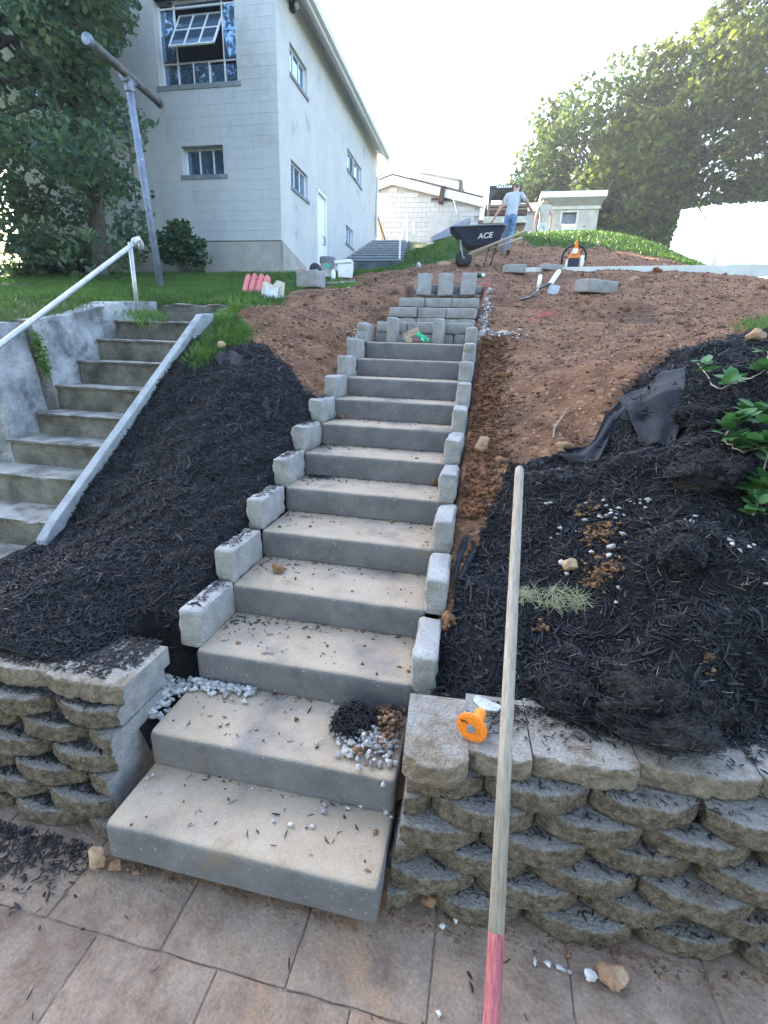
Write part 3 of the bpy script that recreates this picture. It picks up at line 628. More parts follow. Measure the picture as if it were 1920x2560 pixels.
# painted concrete blocks of the front, joints recessed
bmc = {}
def blockpiece(w, h):
    k = (round(w, 2), round(h, 3))
    if k not in bmc:
        bmc[k] = G().box((0, 0, 0), (w-.0022, .05, h-.0022)).mesh('block', bevel=.001, seg=1); bmc[k].materials.append(MATS['blockpaint'])
    return bmc[k]
nb = 0; rest = G(); zr = 4.12
while zr < 9.2:
    off = 0 if round((zr-4.12)/.2) % 2 == 0 else -.2; x1 = BX
    xx = BX+off
    if off: segs = [(BX-.2, BX)]
    else: segs = []
    x = BX+off
    while x > BX0+.3: segs.append((x-.4, x)); x -= .4
    for (a, b) in segs:
        parts_ = [(a, b)]
        for h in win_f:
            if zr+.2 > h[2]+.02 and zr < h[3]-.02:
                np_ = []
                for (p, q) in parts_:
                    if q <= h[0] or p >= h[1]: np_.append((p, q)); continue
                    if p < h[0]-.03: np_.append((p, h[0]))
                    if q > h[1]+.03: np_.append((h[1], q))
                parts_ = np_
        for h in win_f:
            a2, b2 = max(a, h[0]), min(b, h[1])
            if b2-a2 > .02:
                for z0_, z1_ in ((zr, h[2]), (h[3], zr+.2)):
                    if zr <= z0_ < z1_ <= zr+.2+1e-6 and .015 < z1_-z0_ < .19: rest.box(((a2+b2)/2, BY-.019, (z0_+z1_)/2), (b2-a2-.002, .05, z1_-z0_-.002))
        for (p, q) in parts_:
            c = ((p+q)/2, BY-.019+random.uniform(-.0008, .0008), zr+.1)
            if p > -8.3 and nb < 300: link('block', blockpiece(q-p, .2), None, bd, Vector(c)+BO); nb += 1
            else: rest.box(c, (q-p-.0022, .05, .1978))
    zr += .2
ro = rest.obj('block_courses', 'blockpaint', bd, kind='stuff'); ro.location = BO
G().box2((BX0, BY-.045, 3.0), (BX+.03, BY+.0, 4.10)).obj('foundation', 'foundation', bd, bevel=.02).location = BO
fs = G(); fs.prism([(BY-.045, 3.0), (BY+1.9, 3.0), (BY+1.7, 3.75), (BY-.045, 4.10)], BX-.01, BX+.035, mx).obj('foundation', 'foundation', bd, bevel=.01).location = BO
# windows
def fwindow(h, cols, rows, fw=.035, label=None, skip=None):
    a, b, c, d = h; y = BY+.15
    wf = G()
    for u in (a, b-fw): wf.box2((u, y-.02, c), (u+fw, y+.03, d))
    wf.box2((a, y-.019, c), (b, y+.029, c+fw)); wf.box2((a, y-.019, d-fw), (b, y+.029, d))
    w = wf.obj('window', 'frame', bd); w.location = BO
    if label: w['label'] = label
    us = np.linspace(a, b, cols+1) if isinstance(cols, int) else cols; zs = np.linspace(c, d, rows+1) if isinstance(rows, int) else rows
    for u in us[1:-1]: o = G().box2((u-.014, y-.015, c), (u+.014, y+.02, d)).obj('muntin', 'frame', w)
    for z in zs[1:-1]: o = G().box2((a, y-.013, z-.014), (b, y+.018, z+.014)).obj('muntin', 'frame' if z != zs[1] else 'rustframe', w)
    for i in range(len(us)-1):
        for j in range(len(zs)-1):
            if skip and skip(i, j): continue
            G().box2((us[i]+.012, y+.002, zs[j]+.012), (us[i+1]-.012, y+.006, zs[j+1]-.012)).obj('pane', 'glass', w, rot=(random.uniform(-.004, .004), 0, 0))
    s = G().box2((a-.06, BY-.06, c-.09), (b+.08, BY+.16, c+.002)).obj('sill', 'sill', w, bevel=.006)
    if d-c > 1: G().box2((a-.05, BY-.046, d), (b+.05, BY+.10, d+.12)).obj('lintel', 'sill', w)
    G().poly([(a-.3, BY+1.0, c-.5), (b+.3, BY+1.0, c-.5), (b+.3, BY+1.0, d+.5), (a-.3, BY+1.0, d+.5)]).box2((a, BY+.30, c-.02), (b, BY+1.0, c-.01)).obj('shade_backing', 'roomshade', w)  # near-black sheet and floor stand in for the unlit room
    return w
cols = [-6.40, -6.03, -5.66, -5.29, -4.93, -4.56]; rows = [7.10, 7.56, 8.03, 8.50, 8.60]
bw = fwindow(win_f[0], cols, rows, label='large steel window with its middle sash tilted open', skip=lambda i, j: i in (1, 2, 3) and j in (1, 2))
for ch in [c for c in bw.children if c.name.startswith('muntin')]:      # the opening holds no fixed bars: clear the two inner uprights there
    bb = [Vector(v.co) for v in ch.data.vertices]; cx = sum(v.x for v in bb)/8; cz = sum(v.z for v in bb)/8; ww = max(v.x for v in bb)-min(v.x for v in bb)
    if ww < .1 and -5.8 < cx < -5.1:
        for v in ch.data.vertices: v.co.z = min(v.co.z, rows[1])
    if ww > 1 and abs(cz-rows[2]) < .05:
        for v in ch.data.vertices: v.co.x = min(v.co.x, cols[1])
        G().box2((cols[4], BY+.137, rows[2]-.014), (cols[5], BY+.168, rows[2]+.014)).obj('muntin', 'frame', bw)
sm = Matrix.Translation((cols[1]+.03, BY+.13, 8.20)) @ Matrix.Rotation(R(-33), 4, 'X')
sw_w = cols[4]-cols[1]-.06
sg = G()
for z in (-.62, -.16, .27): sg.box2((0, -.014, z), (sw_w, .014, z+.03), sm)
for u in np.linspace(0, sw_w-.028, 4): sg.box2((u, -.016, -.62), (u+.028, .016, .30), sm)
sash = sg.obj('open_sash', 'frame', bw); sash['label'] = 'tilted open middle sash of six panes'
for i in range(3):
    for (z0, z1) in ((-.59, -.16), (-.13, .27)):
        u = np.linspace(0, sw_w-.028, 4); G().box2((u[i]+.03, -.003, z0), (u[i+1], .003, z1), sm).obj('pane', 'glass', sash)
fwindow(win_f[1], 3, 1, label='small three-pane window with stained sill')
fwindow(win_f[2], 3, 1); fwindow(win_f[3], 5, 3)
def swindow(h):
    a, b, c, d = h; x = BX-.09; f = .035; wf = G()
    for u in (a, b-f): wf.box2((x-.02, u, c), (x+.02, u+f, d))
    wf.box2((x-.019, a, c), (x+.019, b, c+f)); wf.box2((x-.019, a, d-f), (x+.019, b, d))
    w = wf.obj('window', 'frame', bd); w.location = BO; us = np.linspace(a, b, 4)
    for u in us[1:-1]: G().box2((x-.015, u-.014, c), (x+.016, u+.014, d)).obj('muntin', 'frame', w)
    for i in range(3): G().box2((x-.006, us[i]+.01, c+.02), (x-.002, us[i+1]-.01, d-.02)).obj('pane', 'glass', w)
    G().box2((BX-.10, a-.03, c-.07), (BX+.03, b+.06, c-.001)).obj('sill', 'sill', w)
    G().box2((BX-.6, a-.2, c-.2), (BX-.55, b+.2, d+.2)).obj('shade_backing', 'roomshade', w)
for h in win_s: swindow(h)
a, b, c, d = door
dg = G()
for u in (a, b-.05): dg.box2((BX-.05, u, c), (BX+.02, u+.05, d))
dg.box2((BX-.049, a, d-.06), (BX+.019, b, d))
do = dg.obj('door', 'trim', bd); do.location = BO
G().box2((BX-.09, a+.05, c), (BX-.05, b-.05, d-.06)).obj('door_leaf', 'white', do)
G().tube([(BX-.05, b-.14, c+1.05), (BX-.0, b-.14, c+1.05), (BX-.0, b-.14, c+.85), (BX-.05, b-.14, c+.85)], .014, 8).obj('handle', 'black', do)
# roof, soffit, fascia and gutter
EX = -3.28; ez = 8.76
rz = (EX-(BX+BX0)/2)
g = G(); g.prism([(EX, ez), ((BX+BX0)/2, ez+rz*.9), (2*((BX+BX0)/2)-EX, ez), (2*((BX+BX0)/2)-EX, ez+.14), ((BX+BX0)/2, ez+rz*.9+.14), (EX, ez+.14)], BY-.35, BY1-.15, Matrix(((1, 0, 0, 0), (0, 0, 1, 0), (0, 1, 0, 0), (0, 0, 0, 1))))
ro = g.obj('roof', 'roof', bd); ro.location = BO
sfw = 9.05
sg = G(); ysn = np.arange(BY-.3, BY1-.2, .30)
for y in ysn: sg.poly([(BX, y+.006, sfw), (EX+.02, y+.006, ez-.035), (EX+.02, y+.294, ez-.035), (BX, y+.294, sfw)])
sg.poly([(BX, BY-.3, sfw+.008), (EX+.02, BY-.3, ez-.027), (EX+.02, BY1-.2, ez-.027), (BX, BY1-.2, sfw+.008)])
sg.obj('soffit', 'soffit', ro)
G().box2((EX-.01, BY-.35, ez-.05), (EX+.02, BY1-.15, ez+.15)).obj('fascia', 'trim', ro)
G().prism([(0, 0), (.09, 0), (.12, .10), (.11, .10), (.082, .01), (.01, .01), (.0, .10)], BY-.35, BY1-.12, Matrix(((1, 0, 0, EX+.022), (0, 0, 1, 0), (0, 1, 0, ez+.02), (0, 0, 0, 1)))).obj('gutter', 'trim', ro)
G().box2((BX, BY, sfw-.06), (BX+.03, BY1, sfw-.005)).obj('frieze', 'trim', bd).location = BO
dsx = [(EX+.06, BY1-.25, ez+.0), (EX+.06, BY1-.22, ez-.25), (EX-.08, BY1-.2, ez-.42), (BX+.06, BY1-.15, ez-.55), (BX+.06, BY1-.15, ez-.75), (BX+.06, BY1-.15, 6.2)]
G().tube(dsx, .04, 10).obj('downspout', 'trim', bd, smooth=True).location = BO
fx = atx(634, 8, BX+.08)
lf = G().box2((-.07, -.07, -.13), (.02, .07, .10)).obj('wall_lamp', 'black', bd, bevel=.015); lf.location = Vector(fx)+BO
G().lathe([(.0, 0), (.055, .01), (.06, .06), (.03, .09)], 12, Matrix.Translation((.05, .05, -.05))).obj('lamp_glass', 'white', lf)

# far concrete stair beside the building, with its rail
fs_ = empty('far_staircase', (-2.5, 15.4, 4.3), label='dark concrete stair climbing between the building and grass bank', cat='staircase')
nst = 9; yb0, yt0 = 15.2, 19.0; zb0, zt0 = 4.42, 5.91
for k in range(nst):
    y = yb0+(yt0-yb0)*k/(nst-1); z = zb0+(zt0-zb0)*(k+1)/nst
    G().box2((-3.615, y-.03, z-.045), (-1.725-.055*k, y+.10, z+.006)).obj('nosing', 'nosing', fs_, bevel=.008).location = -fs_.location
    G().box2((-3.62, y, z-.5), (-1.72-.055*k, y+(.53 if k < nst-1 else 1.6), z)).obj('step', 'darkstair', fs_, bevel=.012).location = -fs_.location
fr = empty('pipe_rail', at(863, 562, 15.6), label='white pipe rail on the stair beside the block building', cat='handrail')
F0 = -fr.location
q1, q2, q3 = Vector(at(864, 520, 15.6)), Vector(at(880, 466, 18.9)), Vector(at(880, 520, 18.9))
G().tube([fr.location.copy(), q1], .03, 8).obj('post', 'white', fr).location = F0
G().tube([q1, q2], .03, 8).obj('rail', 'white', fr).location = F0
G().tube([q3-Vector((0, 0, .05)), q2], .03, 8).obj('post', 'white', fr).location = F0
# ------------------------------------------------------------------ ground cover
def chips(name, n, P, N, L0, L1, W0, W1, mat, seed, tilt=.5, **kw):
    """elongated shreds (thin wedges) lying on points P with normals N"""
    r = np.random.default_rng(seed); n = len(P)
    az = r.uniform(0, 2*np.pi, n); d = np.stack([np.cos(az), np.sin(az), np.zeros(n)], -1); d -= N*(d*N).sum(-1, keepdims=True); d /= np.linalg.norm(d, axis=-1, keepdims=True)
    d = d+N*r.normal(0, tilt, (n, 1)); d /= np.linalg.norm(d, axis=-1, keepdims=True)
    s = np.cross(N, d); s /= np.linalg.norm(s, axis=-1, keepdims=True); u = np.cross(d, s)
    L = (L0+(L1-L0)*r.beta(1.3, 3.8, n))[:, None]; W = (W0+(W1-W0)*r.beta(1.2, 2.2, n)*1.5)[:, None]; T = W*r.uniform(.3, .6, (n, 1)); bend = r.normal(0, .05, (n, 1))*L
    P = P+N*(T*.5+np.abs((d*N).sum(-1, keepdims=True))*L*.25)
    V = np.stack([P-d*L/2-s*W/2, P-d*L/2+s*W/2, P-d*L/2+u*T, P+s*bend-s*W*.6, P+s*bend+s*W*.6, P+s*bend+u*T*1.3, P+d*L/2-s*W*.25, P+d*L/2+s*W*.25, P+d*L/2+u*T*.5], 1)
    f = np.array([[0, 1, 4, 3], [1, 2, 5, 4], [2, 0, 3, 5], [3, 4, 7, 6], [4, 5, 8, 7], [5, 3, 6, 8]])
    F = f[None]+(np.arange(n)*9)[:, None, None]
    return link(name, mesh_np(name, V.reshape(-1, 3), F.reshape(-1, 4)), mat, **kw)
def surf(x, y, e=.02):
    z = HS(x, y); nx_ = -(HS(x+e, y)-HS(x-e, y))/(2*e); ny_ = -(HS(x, y+e)-HS(x, y-e))/(2*e); N = np.stack([nx_, ny_, np.ones_like(nx_)], -1); N /= np.linalg.norm(N, axis=-1, keepdims=True)
    return np.stack([x, y, z], -1), N
def pick(n, x0, x1, y0, y1, c):
    X = rng.uniform(x0, x1, n); Y = rng.uniform(y0, y1, n); k = COVER(X, Y) == c; return X[k], Y[k]
X, Y = pick(52000, -1.32, .0, .38, 3.1, 1); P, N = surf(X, Y); k = (P[:, 0] < -.10) & ~((P[:, 0] > -.27) & (P[:, 1] < .72)); P, N = P[k], N[k]
chips('shredded_mulch', 0, P, N, .018, .085, .0025, .0075, 'mulch', 11, .32, label='black shredded mulch on the bank left of the new steps', cat='mulch', kind='stuff')
X, Y = pick(70000, 1.06, 3.7, .42, 3.5, 1); P, N = surf(X, Y)
chips('shredded_mulch', 0, P, N, .018, .085, .0025, .0075, 'mulch', 12, .35, label='black shredded mulch on the bank right of the new steps', cat='mulch', kind='stuff')
X, Y = pick(5200, -1.32, 3.7, .42, 3.4, 1); k = (X < -.12) | (X > 1.08); P, N = surf(X[k], Y[k])
chips('coarse_mulch', 0, P+N*.004, N, .03, .13, .006, .014, 'mulch', 15, .3, label='coarse bark pieces among the black mulch', cat='mulch', kind='stuff')
# mulch spilled on caps, lower ledges, pavement and treads
def flat(n, x0, x1, y0, y1, z, sd=None):
    X = rng.uniform(x0, x1, n); Y = rng.uniform(y0, y1, n); return np.stack([X, Y, np.full(n, z)], -1)
up = lambda P: np.tile([0, 0, 1.0], (len(P), 1))
lst = [flat(2600, -1.1, -.09, .40, .60, .508), flat(500, -1.0, -.16, .33, .42, .507)]
for c in range(6):
    X = rng.uniform(-1.1, -.12, 500); lst.append(np.stack([X, .165+.021*c+rng.uniform(0, .04, 500), np.full(500, -.055+(c+1)*BH)], -1))
    X = rng.uniform(1.1, 2.3, 120); lst.append(np.stack([X, .18+.018*c+.06*(X-1)+rng.uniform(0, .04, 120), np.full(120, -.055+(c+1)*BH)], -1))
Xc = rng.uniform(1.25, 2.7, 1500); Yc = .42+.06*(Xc-1)+np.abs(rng.normal(0, .07, 1500))*-1+.12; lst.append(np.stack([Xc, Yc, np.full(1500, .511)], -1))
X = rng.normal(-.42, .26, 1100); Yp = .12-np.abs(rng.normal(0, .10, 1100)); lst.append(np.stack([X, Yp, np.full(1100, -.054)], -1)[(X < -.06)])
lst.append(flat(40, -.5, 2.4, -.5, .1, -.056))
for i in range(2, 9):
    x0, y0, z0 = STEP[i]; n = [0, 0, 60, 34, 30, 60, 90, 26, 12][i]; e = rng.exponential(.16 if i < 6 else .07, n); lst.append(np.stack([x0+.02+np.minimum(e, .85), y0+.30-rng.exponential(.06, n).clip(0, .25), np.full(n, z0+.001)], -1))
    n = 90; lst.append(np.stack([x0-.045+rng.normal(0, .022, n), y0+.06+rng.uniform(0, .27, n), np.full(n, z0+.168)], -1)[:(n if i < 8 else 0)])
lst.append(np.stack([rng.normal(.10, .05, 160), STEP[5][1]+.29+rng.normal(0, .02, 160), np.full(160, STEP[5][2]+.004)], -1))
lst.append(flat(36, .1, .9, STEP[0][1]+.05, STEP[0][1]+.3, STEP[0][2]+.001)); lst.append(flat(30, .1, .7, STEP[1][1]+.05, STEP[1][1]+.32, STEP[1][2]+.001))
P = np.concatenate(lst); chips('scattered_mulch', 0, P, up(P), .010, .05, .002, .006, 'mulch', 13, .12, label='loose mulch shreds scattered over wall caps treads and paving', cat='mulch', kind='stuff')
# fine roots and straws in the mulch
X, Y = pick(1500, 1.1, 3.6, .5, 3.3, 1); P, N = surf(X, Y); chips('dry_roots', 0, P+N*.006, N, .02, .09, .001, .0018, 'twig', 14, .5, label='thin pale root threads through the right mulch', cat='roots', kind='stuff')
# grass
def blades(name, X, Y, h0, h1, w, mat, seed, lean=.45, **kw):
    r = np.random.default_rng(seed); n = len(X); P = np.stack([X, Y, HS(X, Y)-.005], -1); az = r.uniform(0, 2*np.pi, n); h = r.uniform(h0, h1, n)[:, None]; ww = (w*r.uniform(.7, 1.3, n))[:, None]
    s = np.stack([np.cos(az), np.sin(az), np.zeros(n)], -1); l = np.stack([r.normal(0, lean, n), r.normal(0, lean, n), np.ones(n)], -1); l /= np.linalg.norm(l, axis=-1, keepdims=True)
    l2 = l+np.stack([r.normal(0, lean, n), r.normal(0, lean, n), -.25*np.ones(n)], -1)
    V = np.stack([P-s*ww/2, P+s*ww/2, P+l*h*.55+s*ww*.4, P+l*h*.55-s*ww*.4, P+l*h*.55+l2*h*.45], 1)
    F4 = np.array([[0, 1, 2, 3]])[None]+(np.arange(n)*5)[:, None, None]; F3 = np.array([[3, 2, 4, 4]])
    T = np.concatenate([np.array([[0, 1, 2], [0, 2, 3], [3, 2, 4]])[None]+(np.arange(n)*5)[:, None, None]]).reshape(-1, 3)
    return link(name, mesh_np(name, V.reshape(-1, 3), T), mat, **kw)
X1, Y1 = pick(60000, -6, -1.0, 3.4, 7.2, 2); X2, Y2 = pick(42000, -9.5, -1.2, 6.5, 10.6, 2); X3, Y3 = pick(5000, -5, -2.1, 2.1, 3.8, 2)
X = np.concatenate([X1, X2, X3]); Y = np.concatenate([Y1, Y2, Y3]); k = ~((X > -2.2) & (X < -1.3) & (Y < 3.9)); X, Y = X[k], Y[k]
blades('lawn_grass', X, Y, .035, .095, .008, 'grass', 21, label='mown green lawn before the block building', cat='grass', kind='stuff')
X, Y = pick(55000, -2.4, 8.5, 9.0, 17, 2); blades('bank_grass', X, Y, .05, .14, .016, 'grass', 22, label='green grass over the crest of the hill', cat='grass', kind='stuff')
def tuft(name, vpts, n, h0, h1, spread, mat, w, seed, lean=.5, **kw):
    XX, YY = [], []
    for (vx, vy) in vpts:
        p = GS(vx, vy); XX.append(rng.normal(p[0], spread, n)); YY.append(rng.normal(p[1], spread, n))
    return blades(name, np.concatenate(XX), np.concatenate(YY), h0, h1, w, mat, seed, lean, **kw)
tuft('weed_clump', ((492, 690), (500, 710), (470, 735), (450, 760), (430, 775), (505, 740), (520, 720)), 420, .03, .10, .06, 'weed', .006, 31, label='green weeds growing along the top of the cheek wall', cat='weeds', kind='stuff')
tuft('weed_clump', ((295, 678), (330, 685), (310, 690)), 200, .02, .08, .07, 'weed', .006, 32, label='weeds at the foot of the handrail post', cat='weeds', kind='stuff')
tuft('weed_clump', ((1645, 700), (1655, 712)), 260, .04, .12, .09, 'weed', .006, 33, label='pale green weeds at the right edge of the bare soil', cat='weeds', kind='stuff')
tuft('weed_clump', ((745, 622), (740, 618), (720, 612), (530, 655), (545, 650)), 160, .05, .13, .12, 'weed', .009, 34, label='small grass tufts along the soil left of the stair head', cat='weeds', kind='stuff')
p = GS(1190, 1300, t0=1.6); Xs = rng.uniform(-.15, .15, 1500); Ys = rng.uniform(-.05, .05, 1500)*np.sqrt(1-(Xs/.16)**2); PX = p[0]+Xs; PY = p[1]+Ys-.25*Xs*0; P, N = surf(PX, PY); P = P+N*(rng.uniform(0, .03, (1500, 1)))
P, N = P[:260], N[:260]; chips('cut_grass', 0, P, N, .06, .15, .0012, .0022, 'straw', 35, .22, label='small pile of dried cut grass on the right mulch', cat='grass', kind='stuff')

# ------------------------------------------------------------------ stones, gravel and clods
X, Y = pick(26000, -1.4, 5.5, 1.2, 8.6, 0); k = ~((X > -.12) & (X < 1.08)); X, Y = X[k], Y[k]; P, _ = surf(X, Y); S = .006+rng.exponential(.008, len(P)); S = np.minimum(S, .06)
scatter_rocks('soil_crumbs', P+[0, 0, .002], S, 'soilcrumb', 41, label='crumbled brown soil clods over the dug slope', cat='soil', kind='stuff')
X = np.concatenate([1.08+np.abs(rng.normal(0, .10, 4200)), -.14-np.abs(rng.normal(0, .08, 0))]); Y = rng.uniform(1.6, 4.4, 4200); P, _ = surf(X, Y); S = np.minimum(.010+rng.exponential(.014, len(P)), .07)
scatter_rocks('rich_crumbs', P+[0, 0, .004], S, 'soilrich', 42, label='reddish crumbly soil heaped along the right edging blocks', cat='soil', kind='stuff')
X, Y = pick(420, -1.3, 5.5, 1.3, 8.6, 0); k = ~((X > -.14) & (X < 1.10)); P, _ = surf(X[k], Y[k]); scatter_rocks('soil_clods', P, np.minimum(.035+rng.exponential(.025, len(P)), .14), 'soilcrumb', 55, sub=2, label='larger brown soil clods lying on the dug slope', cat='soil', kind='stuff')
X, Y = pick(2200, -1.2, 5.5, 2.0, 8.6, 0); k = ~((X > -.12) & (X < 1.08)); P, _ = surf(X[k], Y[k]); scatter_rocks('pale_stones', P, np.minimum(.010+rng.exponential(.012, len(P)), .08), 'rock', 43, label='small tan stones strewn through the bare soil', cat='stones', kind='stuff')
X, Y = pick(9000, -2, 7, 8.0, 13.6, 0); P, _ = surf(X, Y); scatter_rocks('hill_crumbs', P, .015+rng.exponential(.015, len(P)).clip(0, .09), 'soilcrumb', 44, label='rough brown soil lumps on the upper hill', cat='soil', kind='stuff')
# white gravel
def heap(n, cx, cy, sx, sy, z0, h, s0, s1):
    X = rng.normal(cx, sx, n); Y = rng.normal(cy, sy, n); q = ((X-cx)/sx)**2+((Y-cy)/sy)**2; Z = z0+np.maximum(0, h*np.exp(-q*.5))*rng.uniform(.3, 1, n); return np.stack([X, Y, Z], -1), rng.uniform(s0, s1, n)
a1, s1_ = heap(420, -.125, .56, .07, .11, .275, .035, .022, .044); k = (a1[:, 0] < .0) & (a1[:, 0] > -.26) & (a1[:, 1] > .42); a1, s1_ = a1[k], s1_[k]
z2 = STEP[1][2]
a2 = np.stack([.30*rng.uniform(.05, 1, 170)**1.2, STEP[2][1]-.012-rng.exponential(.020, 170).clip(0, .08), np.full(170, z2+.010)], -1); s2 = rng.uniform(.018, .040, 170)
a3, s3_ = heap(300, .835, .485, .066, .065, z2+.008, .05, .016, .036); k = (a3[:, 0] < .955); a3, s3_ = a3[k], s3_[k]
scatter_rocks('white_gravel', np.concatenate([a1, a2]), np.concatenate([s1_, s2]), 'gravel', 45, sub=1, label='white crushed gravel left of the third step', cat='gravel', kind='stuff')
scatter_rocks('white_gravel', a3, s3_, 'gravel', 46, sub=1, label='heap of white gravel at the right end of the second step', cat='gravel', kind='stuff')
a4, s4 = heap(230, .885, .545, .045, .05, z2+.03, .045, .012, .034); k = a4[:, 0] < .955; scatter_rocks('brown_gravel', a4[k], s4[k], 'gravelbrown', 47, sub=1, label='brown stones mixed into the gravel heap on the second step', cat='gravel', kind='stuff')
X = np.concatenate([rng.normal(1.07, .03, 260), rng.normal(1.2, .10, 170)]); Y = np.concatenate([rng.uniform(4.2, 6.2, 260), rng.normal(4.3, .10, 170)]); P, _ = surf(X, Y); scatter_rocks('white_gravel', P+[0, 0, .01], rng.uniform(.015, .04, len(P)), 'gravel', 48, label='pale gravel along the right side of the stacked block risers', cat='gravel', kind='stuff')
X = rng.normal(-.10, .06, 160); Y = rng.normal(3.95, .12, 160); P, _ = surf(X, Y); scatter_rocks('white_gravel', P+[0, 0, .01], rng.uniform(.015, .035, len(P)), 'gravel', 49, label='few pale gravel stones left of the topmost concrete step', cat='gravel', kind='stuff')
# white chips thrown on the right mulch, tan dirt patches
Pm = []
for vx, vy, n, sp in ((1305, 1105, 9, .05), (1390, 1090, 7, .03), (1320, 1120, 8, .04), (1240, 1160, 4, .08), (1500, 1130, 6, .03), (1615, 1195, 9, .05), (1180, 1095, 2, .01), (1215, 1235, 3, .03), (1330, 1300, 2, .02), (1290, 1190, 5, .07)):
    p = GS(vx, vy, t0=1.6); Pm += [(p[0]+rng.normal(0, sp), p[1]+rng.normal(0, sp*.7)) for _ in range(n)]
Pm = np.array(Pm); P, _ = surf(Pm[:, 0], Pm[:, 1]); scatter_rocks('white_chips', P+[0, 0, .012], rng.uniform(.014, .036, len(P)), 'gravel', 50, label='white stone chips thrown over the right mulch', cat='gravel', kind='stuff')
Pm = []
for vx, vy, n, sp in ((1300, 1150, 110, .035), (1290, 1245, 130, .035), (1270, 1100, 26, .03), (1165, 1360, 20, .02), (1225, 1545, 22, .014), (1530, 1432, 18, .013), (970, 1355, 24, .014), (1330, 1205, 16, .06)):
    p = GS(vx, vy, t0=1.5); Pm += [(p[0]+rng.normal(0, sp), p[1]+rng.normal(0, sp*.9)) for _ in range(n)]
Pm = np.array(Pm); P, _ = surf(Pm[:, 0], Pm[:, 1]); scatter_rocks('clay_lumps', P+[0, 0, .012], rng.uniform(.008, .03, len(P)), 'clod', 51, label='yellowish clay crumbs in patches on the right mulch', cat='soil', kind='stuff')
# crumbs at the foot of the walls and pebbles on the lower treads
X = rng.uniform(.95, 2.5, 700); Y = .17-np.abs(rng.normal(0, .03, 700))+.05*(X-1); lst = [np.stack([X, Y, np.full(700, -.057)], -1)]; X = rng.uniform(-.45, .9, 420); lst.append(np.stack([X, .10-np.abs(rng.normal(0, .022, 420)), np.full(420, -.057)], -1))
P = np.concatenate(lst); scatter_rocks('wall_foot_grit', P, .003+rng.exponential(.004, len(P)).clip(0, .02), 'gravelbrown', 52, label='grit and soil crumbs along the foot of the retaining walls', cat='grit', kind='stuff')
lst = []
for i in range(12):
    x0, y0, z0 = STEP[i]; n = [30, 60, 110, 120, 110, 110, 120, 120, 110, 80, 60, 0][i]; yb = (STEP[i+1][1] if i < 11 else 4.1)-.004
    lst.append(np.stack([x0+rng.uniform(.03, .93, n), yb-rng.exponential(.012, n).clip(0, .12), np.full(n, z0+.001)], -1)); n //= 3; lst.append(np.stack([x0+rng.uniform(.03, .93, n), yb-rng.uniform(0, .3, n), np.full(n, z0+.001)], -1))
    n = 14; lst.append(np.stack([x0+.93-rng.exponential(.03, n).clip(0, .3), y0+rng.uniform(.03, .3, n), np.full(n, z0+.001)], -1))
P = np.concatenate(lst); scatter_rocks('tread_dirt', P, .003+rng.exponential(.0045, len(P)).clip(0, .024), 'clod', 56, label='soil crumbs collected along the back of the treads', cat='soil', kind='stuff')
px_ = [(312, 1445, 0), (310, 1462, 0), (545, 1702, 1), (590, 1772, 1), (627, 1780, 1), (674, 1783, 1), (701, 1738, 1), (752, 1745, 1), (780, 1740, 1), (835, 1755, 1), (840, 1740, 1), (845, 1765, 1), (700, 1752, 1)]
P = [tuple(atz(vx, vy, RISE+.006)) for vx, vy, k in px_[2:]]+[tuple(atz(vx, vy, RISE+.008)) for vx, vy in ((318, 1680), (316, 1697), (330, 1672))]+[tuple(atz(vx, vy, 2*RISE+.006)) for vx, vy in ((664, 1483), (676, 1478), (722, 1516))]+[tuple(atz(vx, vy, 3*RISE+.006)) for vx, vy in ((672, 1357), (690, 1360))]+[tuple(atz(vx, vy, -.05)) for vx, vy in ((985, 1985), (957, 2000), (1185, 2080), (1210, 2090), (1155, 2078), (1230, 2100), (948, 2188))]
scatter_rocks('loose_pebbles', np.array(P), rng.uniform(.016, .034, len(P)), 'gravel', 53, label='single white pebbles dropped on the lowest treads and paving', cat='pebbles', kind='stuff')
def rock(vx, vy, size, mat, seed, label, z=None, cat='stone', rot=0, t0=1.2, sink=.35, rough=.28):
    p = atz(vx, vy, z) if z is not None else GS(vx, vy, t0=t0)
    return link('stone' if cat == 'stone' else 'clod', rock_mesh('stone', size, 3, seed, rough), mat, None, (p[0], p[1], p[2]+size[2]*(.5-sink)), (0, 0, rot), label=label, cat=cat)
rock(213, 1868, (.075, .06, .085), 'rock', 1, 'pale tan stone wedged left of the lowest step', z=-.05, sink=.1)
rock(252, 1878, (.055, .045, .045), 'gravelbrown', 2, 'yellow brown stone beneath the left end of the lowest step', z=-.05, sink=.1)
rock(1322, 2118, (.085, .075, .06), 'rock', 3, 'rounded yellow stone on the paving at the right wall foot', z=-.05, sink=.1)
rock(1272, 2112, (.045, .03, .03), 'gravel', 4, 'white pebble beside the rounded yellow stone', z=-.05, sink=.1)
rock(925, 1955, (.06, .05, .05), 'clod', 5, 'rusty stone in the gap below the right wall', z=-.03, sink=.2)
rock(1228, 1232, (.075, .06, .07), 'rock', 6, 'reddish brown stone lying on the right mulch', sink=.2, t0=1.6)
rock(600, 1236, (.075, .055, .05), 'clod', 7, 'dark soil clod lying on the fourth step', z=4*RISE, cat='soil clod', sink=.1, rough=.5)
rock(935, 1048, (.05, .04, .05), 'clod', 8, 'round brown clod at right on the sixth step', z=6*RISE, cat='soil clod', sink=.05, rough=.5)
rock(736, 905, (.06, .04, .04), 'soilrich', 9, 'red brown clod left on the eighth step', z=8*RISE, cat='soil clod', sink=.1, rough=.5)
rock(966, 1352, (.05, .05, .08), 'clod', 10, 'orange clay lump beside the right edging block', cat='soil clod', sink=.1, rough=.5, t0=1.5)
